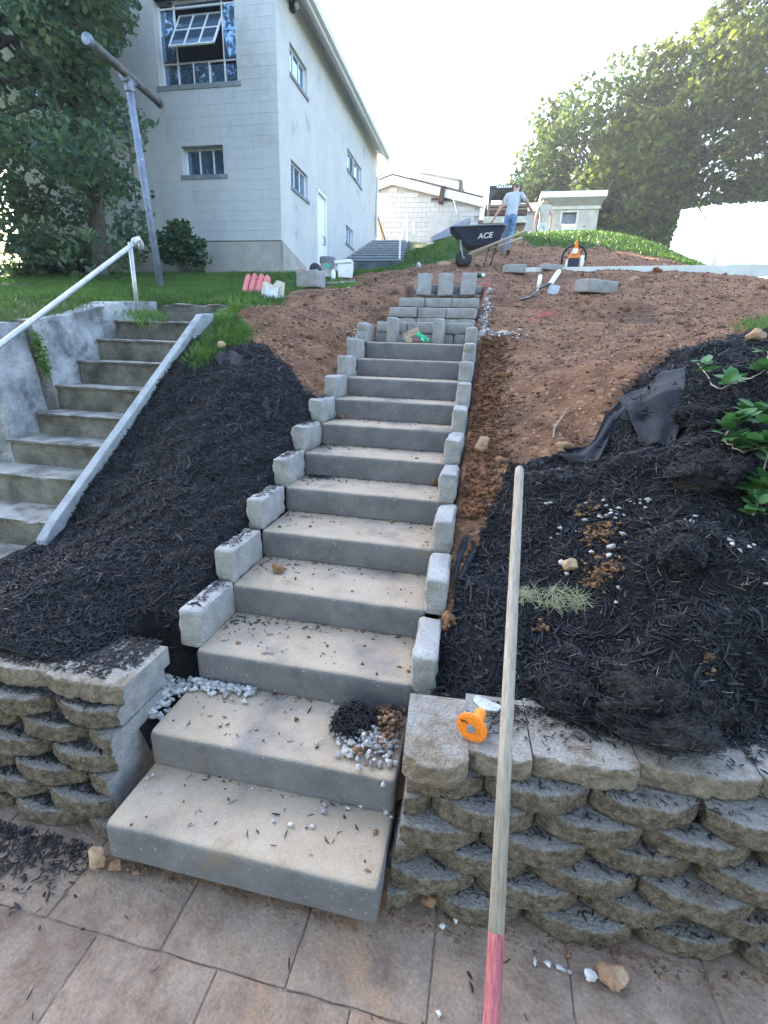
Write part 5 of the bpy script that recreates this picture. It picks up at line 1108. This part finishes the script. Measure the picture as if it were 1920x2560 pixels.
gbm2 = bpy.data.meshes.new_from_object(bpy.data.objects.new('x', gbm)); gbm2.materials.clear(); gbm2.materials.append(MATS['stucco'] if False else MATS['graywall'])
zr = 6.0; cnt = 0
while zr < 9.6:
    x = xe-.2-(.2 if round((zr-6.0)/.2) % 2 else 0)
    while x > -5.2:
        if zr+.1 < roofz(x-.2)-.02 and zr+.1 < roofz(x+.2)-.02 and cnt < 300: link('block', gbm, None, gr, Vector((x, GY_+random.uniform(-.003, .003), zr))+GO); cnt += 1
        x -= .4
    zr += .2
def beam(name, a, b, h, y0, y1, mat, parent):
    (x0, z0), (x1, z1) = a, b; g = G(); g.prism([(x0, z0), (x1, z1), (x1, z1+h), (x0, z0+h)], y0, y1, mxz); o = g.obj(name, mat, parent); return o
for a, b in (((-6.6, roofz(-6.6)-.02), (float(rk[0]), roofz(rk[0])-.02)), ((float(rk[0]), roofz(rk[0])-.02), (xe+.15, roofz(xe+.15)-.02))):
    beam('rake_board', a, b, .34, GY_-.22, GY_-.05, 'trim', gr).location = GO
    beam('roof', (a[0], a[1]+.342), (b[0], b[1]+.342), .07, GY_-.26, GY_+9, 'shingle', gr).location = GO
G().box2((xe+.02, GY_-.1, roofz(xe)-.55), (xe+.42, GY_+8, roofz(xe)-.05)).obj('side_trim', 'trim', gr).location = GO
pj_ = gp(956, 425)
G().box2((-.10, -.35, -.32), (.10, 0, .32)).obj('steel_bracket', 'rust', gr, loc=Vector((pj_[0], GY_-.05, pj_[2]))+GO, rot=(0, .15, 0))
G().box2((-.5, -.05, -.03), (.5, -.0, .03)).obj('steel_bar', 'rust', gr, loc=Vector((pj_[0], GY_-.05, pj_[2]-.1))+GO)
G().box2((-.45, -.06, -1.0), (.45, -.028, 0)).obj('blocked_opening', 'graywall', gr, loc=Vector(gp(948, 500))+Vector((0, 0, .6))+GO)
# second white gable behind
b2a, b2b, b2c = at(905, 374, 33), at(993, 391, 33), at(996, 408, 33)
wgb = empty('white_house', (float(b2b[0])-2, 33, 6.3), label='white gabled roof showing above the block garage', cat='house')
pr = [(b2a[0]-2.4, 6), (b2b[0], 6), (b2b[0], b2b[2]), (b2a[0], b2a[2]), (b2a[0]-2.4, b2a[2]-.9)]
G().prism([(float(a), float(b)) for a, b in pr], 33, 40, mxz).obj('wall', 'trim', wgb).location = -wgb.location
beam('roof', (float(b2a[0]), float(b2a[2])+.01), (float(b2b[0])+.2, float(b2b[2])-.03), .10, 32.7, 40, 'soffit', wgb).location = -wgb.location
G().box2((float(b2b[0])-.02, 32.9, float(b2c[2])-1.5), (float(b2b[0])+.14, 33.0, float(b2b[2]))).obj('corner_board', 'shingle', wgb).location = -wgb.location
# things leaning by the garage
def lean(name, v0, v1, Y0, Y1, r, mat, label, cat):
    a, b = Vector(at(*v0, Y0)), Vector(at(*v1, Y1)); return G().tube([a, b], r, 8).obj(name, mat, None, label=label, cat=cat)
lean('leaning_board', (826, 522), (807, 445), 20.6, 21.4, .06, 'yellowwood', 'yellow board leaning at the building corner', 'board')
lean('leaning_pipe', (833, 522), (806, 440), 20.5, 21.2, .035, 'rust', 'dark pipe leaning beside the yellow board', 'pipe')
lean('shovel_handle', (1000, 500), (975, 414), 19.5, 20.6, .025, 'tub', 'thin dark handle leaning over the grey barrow tub', 'tool')
lean('white_stake', (894, 506), (894, 480), 20, 20, .04, 'white', 'short white stake on the grass before the garage', 'stake')
p = at(978, 500, 18.5)
g = G(); g.add([(-.75, -.1, -.35), (.3, -.1, -.1), (.62, 0, .38), (.55, .1, .46), (-.15, .1, .15), (-.8, 0, -.2), (-.6, .5, -.3), (.5, .5, .1)], [(0, 1, 4, 5), (1, 2, 3, 4), (0, 6, 7, 1), (1, 7, 2), (5, 4, 7, 6), (4, 3, 7), (0, 5, 6), (2, 7, 3)])
g.obj('grey_tub', 'tub', None, bevel=.02, loc=(p[0], 18.5, float(p[2])+.02), label='tipped grey plastic barrow tub on the grass bank', cat='tub')
p = at(940, 522, 19); q_ = G()
for k in range(5): q_.tube([(-.35+.12*k, .1*k, 0), (.4+.05*k, .05*k, .22-.03*k)], .04, 6)
q_.obj('brush_pile', 'twig', None, loc=(p[0]+.5, 18.9, float(HS(p[0]+.5, 18.9))), label='pile of dry sticks below the grey tub', cat='sticks')
# open loader with canopy
LY = 21.0
def lp_(vx, vy, dy=0): return Vector(at(vx, vy, LY+dy))
ld = empty('loader', (float(lp_(1085, 490)[0]), LY, 5.5), label='brown open machine with dark canopy behind the walking person', cat='loader'); LO = -ld.location
a, b = lp_(1057, 402), lp_(1128, 402)
G().box2((a.x, LY-.1, a.z-.12), (b.x, LY+1.4, a.z)).obj('canopy', 'canopy', ld, bevel=.03).location = LO
g = G(); g.prism([(a.x+.02, a.z-.12), (a.x+.02, a.z-.55), (a.x+.22, a.z-.30), (a.x+.40, a.z-.14)], LY-.06, LY+.06, mxz); g.prism([(b.x-.02, a.z-.12), (b.x-.40, a.z-.14), (b.x-.22, a.z-.30), (b.x-.02, a.z-.55)], LY-.06, LY+.06, mxz); g.obj('canopy_brace', 'canopy', ld).location = LO
gz = G()
for k in range(7): gz.box2((a.x+.30+k*.085, LY-.115, a.z-.10), (a.x+.355+k*.085, LY-.102, a.z-.03))
gz.obj('canopy_slots', 'white', ld).location = LO
for x in (a.x+.06, b.x-.06):
    for dy in (0, 1.2): G().box2((x-.05, LY+dy-.05, 5.5), (x+.05, LY+dy+.05, a.z-.1)).obj('post', 'canopy', ld).location = LO
for k, (v0, v1, m_) in enumerate(((446, 452, 'machine'), (455, 460, 'machine'), (462, 470, 'rust'), (474, 488, 'stone'))):
    z1_, z0_ = lp_(1085, v0).z, lp_(1085, v1).z; G().box2((lp_(1047, 460).x, LY-.3-.05*k, z0_), (lp_(1138, 460).x, LY+.2, z1_)).obj('rail_board', m_, ld, bevel=.01).location = LO
G().box2((lp_(1045, 470).x, LY-.2, 5.4), (lp_(1135, 470).x, LY+1.6, lp_(1085, 475).z)).obj('body', 'machine', ld, bevel=.04).location = LO
G().tube([lp_(1052, 490, -.4), lp_(1056, 440, -.4)], .05, 8).obj('arm', 'machine', ld).location = LO
# small stone shed
SY = 24.5
def sp_(vx, vy, dy=0): return Vector(at(vx, vy, SY+dy))
sh = empty('stone_shed', (float(sp_(1230, 500).x), SY, 5.7), label='small cream stone shed with overhanging white roof edge', cat='shed'); SO = -sh.location
wl_, wr_, wt_ = sp_(1166, 480).x, sp_(1290, 480).x, sp_(1230, 450).z
wn0, wn1, wz0, wz1 = sp_(1211, 480).x, sp_(1245, 480).x, sp_(1230, 484).z, sp_(1230, 459).z
g = plane_holes(wl_, wr_, 5.0, wt_, [(wn0, wn1, wz0, wz1)], lambda u, w, d: (u, SY+d, w), .25); g.poly([(wr_, SY, 5), (wr_, SY+4, 5), (wr_, SY+4, wt_), (wr_, SY, wt_)]).poly([(wl_, SY, 5), (wl_, SY+4, 5), (wl_, SY+4, wt_), (wl_, SY, wt_)])
g.obj('wall', 'stone', sh).location = SO
wo = G().box2((wn0, SY+.16, wz0), (wn1, SY+.18, wz1)).obj('window', 'tub', sh); wo.location = SO
for x0, x1, z0, z1 in ((wn0-.05, wn0+.03, wz0, wz1), (wn1-.03, wn1+.05, wz0, wz1), (wn0-.05, wn1+.05, wz0-.08, wz0), (wn0-.05, wn1+.05, wz1, wz1+.06)): G().box2((x0, SY-.03, z0), (x1, SY+.1, z1)).obj('frame', 'cream', wo)
ft, fm, fb_ = sp_(1230, 421).z, sp_(1230, 434).z, sp_(1230, 446).z
fl, frx = sp_(1166, 430).x, sp_(1306, 430).x
G().box2((fl, SY-.55, fm), (frx, SY+4.4, ft)).obj('roof_edge', 'white', sh, bevel=.02).location = SO
g = G(); g.add([(fl, SY-.52, fm), (frx-.05, SY-.52, fm), (wr_+.04, SY-.01, fb_-.02), (wl_, SY-.01, fb_-.02), (fl, SY+.2, fm), (frx-.05, SY+.2, fm)], [(0, 1, 2, 3), (0, 4, 5, 1), (1, 5, 2), (0, 3, 4), (2, 5, 4, 3)]); g.obj('eave_panel', 'greysiding', sh).location = SO
G().box2((wl_, SY-.06, fb_-.12), (wr_+.05, SY-.002, fb_+.02)).obj('lintel', 'cream', sh).location = SO
# white side annex left of the shed
nx0, nx1, nz1 = sp_(1120, 450).x, sp_(1166, 450).x-.02, sp_(1140, 441).z
an = empty('white_annex', ((nx0+nx1)/2, SY+.3, 5.7), label='low pale annex with white roof left of the stone shed', cat='annex')
G().box2((nx0-.8, SY+.3, 5.0), (nx1, SY+3, nz1-.25)).obj('wall', 'graywall', an).location = -an.location
G().box2((nx0-.9, SY+.1, nz1-.248), (nx1, SY+3.2, nz1+.08)).obj('roof', 'white', an).location = -an.location
# chair before the shed
cY = 21.5; c0 = Vector(at(1228, 503, cY)); ch = empty('ladder_chair', (c0.x, cY, float(c0.z)-.35), -.1, label='grey white chair back in front of the shed window', cat='chair')
hz = float(at(1228, 482, cY)[2]-ch.location.z)
for x in (-.24, .24): G().box2((x-.03, -.02, 0), (x+.03, .03, hz)).obj('back_post', 'greysiding', ch, bevel=.005); G().box2((x-.03, -.50, 0), (x+.03, -.45, hz*.5)).obj('leg', 'greysiding', ch)
for z in (hz*.62, hz*.80): G().box2((-.21, -.01, z), (.21, .015, z+.09)).obj('slat', 'bucket', ch)
G().box2((-.27, -.5, hz*.5), (.27, -.02, hz*.5+.05)).obj('seat', 'bucket', ch)
# white dome and far roofs seen past the hill
p = at(1364, 495, 33); dm = empty('white_dome', (p[0], 33, float(p[2])-1.2), label='small white dome under the trees beyond the crest', cat='dome')
G().lathe([(.75, 0), (.75, .7), (.68, 1.05), (.5, 1.38), (.25, 1.6), (.02, 1.68)], 20).obj('shell', 'white', dm, smooth=True)
p0, p1, p2, pz_ = at(1566, 570, 60), at(1600, 543, 60), at(1634, 570, 60), at(1600, 590, 60)
fh = empty('far_house', (float(p1[0]), 60, float(pz_[2])-3), label='grey gabled roof far off behind the long board', cat='house')
G().prism([(float(p0[0]), float(p0[2])-.2), (float(p2[0])+.2, float(p2[2])-.2), (float(p2[0])-.3, float(p2[2])+.4), (float(p1[0])+.5, float(p1[2])-.25), (float(p1[0]), float(p1[2])), (float(p0[0])+.8, float(p0[2])+.5)], 60, 66, mxz).obj('roof', 'greysiding', fh).location = -fh.location
G().box2((float(p0[0])+.3, 60.3, float(pz_[2])-4), (float(p2[0])-.1, 65.5, float(p0[2])-.2)).obj('wall', 'greysiding', fh).location = -fh.location
p0 = at(1544, 552, 55); G().lathe([(.25, -6), (.22, -1), (.30, -.6), (.22, 0), (.05, .25)], 12).obj('far_post', 'graywall', None, loc=p0, label='slim grey post standing far off left of the grey gable', cat='post')

# ------------------------------------------------------------------ trees
def leaf_cloud(name, C, S, size, mat, parent, seed, up=.35):
    """C (n,3) leaf places, random tilted pointed leaves"""
    r = np.random.default_rng(seed); n = len(C); a = r.normal(size=(n, 3)); a[:, 2] += up*0; N = r.normal(size=(n, 3)); N[:, 2] = np.abs(N[:, 2])+up; N /= np.linalg.norm(N, axis=-1, keepdims=True)
    d = a-N*(a*N).sum(-1, keepdims=True); d /= np.linalg.norm(d, axis=-1, keepdims=True); s = np.cross(N, d); L = (size*r.uniform(.6, 1.35, n))[:, None]
    drop = N*L*.12
    V = np.stack([C-d*L*.5, C+s*L*.36-d*L*.05-drop, C+d*L*.55, C-s*L*.36-d*L*.05-drop], 1); F = np.array([[0, 1, 2], [0, 2, 3]])[None]+(np.arange(n)*4)[:, None, None]
    return link(name, mesh_np(name, V.reshape(-1, 3), F.reshape(-1, 3)), mat, parent)
def clump_points(r, hull, nclump, nleaf, cr, keep=None):
    """hull() draws clump centres; leaves fill shells of the clumps"""
    out = []
    cs = hull(nclump)
    for c in cs:
        k = int(nleaf*r.uniform(.5, 1.5)); d = r.normal(size=(k, 3)); d /= np.linalg.norm(d, axis=-1, keepdims=True); rad = cr*r.uniform(.6, 1.4)*r.uniform(.35, 1, (k, 1))**.5
        out.append(c+d*rad*np.array([1.15, 1.15, .75]))
    P = np.concatenate(out); return (P[keep(P)] if keep else P), cs
def tree(name, base, trunk_h, r0, cs, P, leaf, mat, seed, label, group, lean=(0, 0)):
    e = empty(name, base, label=label, cat='tree', group=group); r = random.Random(seed); B = Vector(base)
    top = Vector((lean[0], lean[1], trunk_h)); g = G(); g.tube([(0, 0, -.3), top*.3+Vector((.05, 0, 0)), top*.7, top], [r0*1.2, r0, r0*.8, r0*.6], 10)
    for c in cs[::max(1, len(cs)//46)]:
        c = Vector(c)-B; s = top*r.uniform(.55, 1.0); m1_ = s*.55+c*.45+Vector((r.uniform(-.3, .3), r.uniform(-.3, .3), .35)); g.tube([s, m1_, c], [r0*.38, r0*.2, r0*.05], 6)
    g.obj('trunk', 'bark', e, smooth=True); leaf_cloud('crown', P-np.array(base), None, leaf, mat, e, seed); return e
r_ = np.random.default_rng(77)
# left tree before the building: built from branch sprays
def edge_v(vy): return np.interp(vy, [-400, 0, 90, 150, 200, 260, 330, 370, 430, 480, 540, 592], [300, 300, 285, 225, 250, 335, 300, 270, 345, 320, 330, 280])
def hullL(n):
    C = []
    while len(C) < n:
        Y = r_.uniform(6.9, 9.9); vx = r_.uniform(-420, 330); vy = r_.uniform(-330, 585)
        if vx > edge_v(vy)-r_.uniform(12, 40): continue
        if vy > 470 and vx > 190 and r_.random() < .5: continue
        gap = min(abs(vx-18)/26+abs(vy-100)/60, abs(vx-30)/22+abs(vy-205)/30, abs(vx-60)/16+abs(vy-390)/20, abs(vx-55)/14+abs(vy-472)/16, abs(vx-210)/20+abs(vy-180)/14)
        if gap < 1: continue
        C.append(at(vx, vy, Y))
    return np.array(C)
def keepL(P):
    d = P-CAMP; z = d@FWD; vx = (960+FPX*(d@RGT)/z)/KV; vy = (1280-FPX*(d@UPV)/z)/KV
    g1 = np.abs(vx-18)/24+np.abs(vy-100)/50; g2 = np.abs(vx-62)/13+np.abs(vy-392)/15; g3 = np.abs(vx-30)/16+np.abs(vy-205)/24; g4 = np.abs(vx-52)/11+np.abs(vy-472)/13
    return (vx < np.array(edge_v(vy))+6) & (P[:, 2] > HS(P[:, 0], P[:, 1])+.05) & (g1 > 1) & (g2 > 1) & (g3 > 1) & (g4 > 1) & (P[:, 1] < 10.35)
P, cs = clump_points(r_, hullL, 300, 190, .50, keepL)
b0 = at(215, 592, 8.6); tree('leafy_tree', (b0[0], 8.6, float(HS(b0[0], 8.6))), 4.6, .14, cs, P, .125, 'lefttree', 5, 'dark leafy tree hanging over the lawn before the building', 'trees near the building', (.2, .1))
# low laurel bush under it and shrub beside the wall
def bush(name, v0, v1, vt, Y, dY, n, nl, cr, leaf, mat, seed, label):
    A, B = at(v0, 590, Y), at(v1, 590, Y); ht = at((v0+v1)/2, vt, Y)[2]-A[2]; c = (A+B)/2; w = (B[0]-A[0])/2; gz0 = float(HS(c[0], Y)); rr = np.random.default_rng(seed)
    def hull(k):
        d = rr.normal(size=(k, 3)); d /= np.linalg.norm(d, axis=-1, keepdims=True); d *= rr.uniform(.45, 1, (k, 1)); return np.array([c[0], Y, gz0+ht*.5])+d*np.array([w*.85, dY, ht*.45])
    P, cs = clump_points(rr, hull, n, nl, cr, lambda P: P[:, 2] > HS(P[:, 0], P[:, 1])+.03)
    e = empty(name, (c[0], Y, gz0), label=label, cat='shrub'); g = G()
    for q in cs[::2]: q = Vector(q)-e.location; g.tube([(random.uniform(-.08, .08), 0, -.05), q*.5+Vector((0, 0, .08)), q], [.018, .012, .005], 5)
    g.obj('stems', 'bark', e); leaf_cloud('foliage', P-np.array(e.location), None, leaf, mat, e, seed); return e
bush('laurel_bush', 70, 195, 500, 9.0, .5, 30, 70, .26, .17, 'lefttree', 61, 'broad leaved dark bush at the foot of the left tree')
bush('rhododendron', 352, 448, 472, 9.7, .42, 40, 55, .17, .11, 'shrubleaf', 62, 'small glossy shrub growing against the building front')
bush('yellow_bush', -10, 75, 560, 8.6, .3, 14, 40, .16, .08, 'weed', 63, 'low yellow green plant at the left lawn edge')
# maples on the right
def hull_e(c, rad, zmin, n, rr):
    C = []
    while len(C) < n:
        d = rr.normal(size=3); d /= np.linalg.norm(d); d *= rr.uniform(.35, 1)**.6; p = np.array(c)+d*np.array(rad)
        if p[2] < zmin: continue
        C.append(p)
    return np.array(C)
def vpix(P):
    d = P-CAMP; z = d@FWD; return (960+FPX*(d@RGT)/z)/KV, (1280-FPX*(d@UPV)/z)/KV
def maple(c, rad, zmin, n, nl, cr, leaf, mat, seed, base, th, label, keep=None, g_='maple trees beyond the crest'):
    rr = np.random.default_rng(seed); P, cs = clump_points(rr, lambda k: hull_e(c, rad, zmin, k, rr), n, nl, cr, keep)
    tree('maple_tree', (base[0], base[1], float(HS(base[0], base[1]))), th, .30, cs, P, leaf, mat, seed, label, g_)
def under(P):
    vx, vy = vpix(P); return (vy < np.interp(vx, [1380, 1440, 1470, 1560, 1700, 2000], [600, 560, 452, 438, 432, 430])) | (vx < 1440)
ca = at(1575, 285, 30); maple(ca, (5.9, 4.5, 5.0), 8.6, 210, 150, .95, .27, 'maple', 81, (float(at(1447, 500, 30)[0])-.2, 30), 7.5, 'tallest right-hand maple with bare space under its crown', under)
cb_ = at(1285, 365, 32); maple(cb_, (4.1, 4, 4.3), 7.0, 120, 140, .9, .26, 'maplefar', 82, (float(at(1290, 500, 32)[0]), 32), 5.5, 'lower maple standing behind the stone shed')
cc = at(1375, 420, 28.5); maple(cc, (3.0, 2.0, 3.2), 5.0, 70, 130, .75, .24, 'maple', 83, (float(at(1365, 500, 28.5)[0]), 28.5), 3.5, 'bushy maple filling the gap right of the shed', under)
cd_ = at(1165, 415, 34); maple(cd_, (2.0, 2, 2.4), 7.0, 50, 100, .7, .26, 'maple', 84, (float(at(1150, 480, 34)[0]), 34), 4.5, 'leftmost small maple rising behind the machine')

# trees behind the photographer, mirrored in the building's windows
for q, (x, y, rr_, lab) in enumerate(((-6.5, -7.5, 4.2, 'dark tree mirrored in the big steel window'), (1.5, -10, 5.0, 'dark tree mirrored in the small three-pane window'), (9.5, -8, 4.5, 'dark tree standing behind the right of the viewpoint'))):
    rr = np.random.default_rng(90+q); P, cs = clump_points(rr, lambda k: hull_e((x, y, 6.2), (rr_, 3.4, 4.4), 2.2, k, rr), 90, 90, 1.0); tree('shade_tree', (x, y, -.1), 4.0, .28, cs, P, .36, 'maple', 90+q, lab, 'trees behind the viewpoint')
G().poly([(-60, -60, -.17), (60, -60, -.17), (60, .5, -.17), (-60, .5, -.17)]).obj('yard', 'lawnsoil', kind='structure')

# ------------------------------------------------------------------ creeper on the right bank
lv_ = G(); prof_ = [(0, 0), (.22, .16), (.30, .40), (.24, .68), (0, 1.0), (-.24, .68), (-.30, .40), (-.22, .16)]
V = [(x, y, -.10*y*y+.10*abs(x)) for x, y in prof_]+[(0, .35, -.02), (0, .7, -.06)]
lv_.v = V; lv_.f = [(0, 1, 8), (1, 2, 8), (2, 3, 9, 8), (3, 4, 9), (4, 5, 9), (5, 6, 8, 9), (6, 7, 8), (7, 0, 8)]
leafm = lv_.mesh('leaf', smooth=True); leafm.materials.append(MATS['vineleaf'])
def creeper(label, stem_v, n, seed, lift=.06, size=.085):
    rr = random.Random(seed); pts = [Vector(GS(vx, vy, t0=1.6))+Vector((0, -.02, lift*rr.uniform(.4, 1.2))) for vx, vy in stem_v]; e = empty('creeper', pts[0], label=label, cat='creeper', group='creepers on the right bank'); o = e.location.copy()
    fine = []
    for i in range(len(pts)-1):
        for k in range(5): fine.append(pts[i].lerp(pts[i+1], k/5)+Vector((rr.uniform(-.008, .008), 0, rr.uniform(-.005, .01))))
    fine.append(pts[-1]); G().tube([p-o for p in fine], .0035, 6).obj('stem', 'twig', e, smooth=True)
    for q in range(n):
        p = rr.choice(fine)+Vector((rr.uniform(-.03, .03), rr.uniform(-.03, .03), rr.uniform(0, .03)))-o; s = size*rr.uniform(.7, 1.3)
        az = rr.uniform(0, 6.28)
        for da in (-.9, 0, .9) if rr.random() < .5 else (0,):
            l = link('leaf', leafm, None, e, p); l.rotation_euler = (rr.uniform(.0, .9), rr.uniform(-.4, .4), az+da); l.scale = (s, s, s)
creeper('dense leafy creeper at the right edge beside the fabric', [(1655, 905), (1610, 925), (1570, 945), (1555, 970), (1590, 1000), (1640, 990)], 52, 1, size=.095)
creeper('creeper hanging down the right edge over the mulch', [(1655, 930), (1645, 1000), (1640, 1060), (1625, 1100), (1612, 1140)], 40, 2, size=.09)
creeper('thin creeper arching behind the fabric with sparse leaves', [(1659, 810), (1620, 835), (1570, 850), (1540, 865), (1500, 805)], 14, 3)
creeper('bright upright creeper shoot at the far right edge', [(1659, 860), (1650, 820), (1648, 785)], 8, 4, .10)


# weeds rooted in the crack of the side wall
cr_ = [Vector(atx(vx, vy, -2.185)) for vx, vy in ((70, 722), (78, 745), (84, 770), (90, 790), (98, 808), (104, 822))]
ivy = empty('crack_weed', cr_[0], label='green weed growing in the crack of the side wall', cat='weed'); Q = []
for a in range(420):
    k = min(int(random.random()*5*.75), 4); p = cr_[k].lerp(cr_[k+1], random.random()); Q.append((p.x+random.uniform(0, .05), p.y+random.gauss(0, .022), p.z+random.gauss(0, .02)))
leaf_cloud('leaves', np.array(Q)-np.array(ivy.location), None, .024, 'weed', ivy, 301)
G().tube([p-ivy.location for p in cr_], .004, 5).obj('stem', 'twig', ivy)
# shreds thinning out over the mulch borders
X = rng.uniform(-1.2, 3.4, 30000); Y = rng.uniform(1.0, 3.7, 30000); near = (COVER(X, Y) == 0) & ((X < -.1) | (X > 1.08)); X, Y = X[near], Y[near]
d_ = np.zeros(len(X), bool)
for dx, dy in ((-.06, 0), (.06, 0), (0, -.06), (0, .06), (-.12, 0), (.12, 0), (0, -.13)): d_ |= (COVER(X+dx, Y+dy) == 1) & (rng.random(len(X)) < (.5 if abs(dx)+abs(dy) < .1 else .18))
P, N = surf(X[d_], Y[d_]); chips('border_mulch', 0, P, N, .012, .06, .002, .006, 'mulch', 16, .25, label='thin scatter of mulch shreds along the soil border', cat='mulch', kind='stuff')

# ------------------------------------------------------------------ backlit summer air
hz_ = G().box2((-44, -64, -1.6), (63, 96, 22)).obj('haze', 'frame', None, kind='stuff', label='thin backlit haze filling the air', cat='haze')
hm = bpy.data.materials.new('haze'); hm.use_nodes = True; nt = hm.node_tree; nt.nodes.remove(nt.nodes['Principled BSDF'])
pv = nt.nodes.new('ShaderNodeVolumePrincipled'); pv.inputs['Color'].default_value = (.86, .92, 1, 1); pv.inputs['Density'].default_value = .0013; pv.inputs['Anisotropy'].default_value = .1
nt.links.new(pv.outputs[0], nt.nodes['Material Output'].inputs['Volume']); hz_.data.materials.clear(); hz_.data.materials.append(hm)
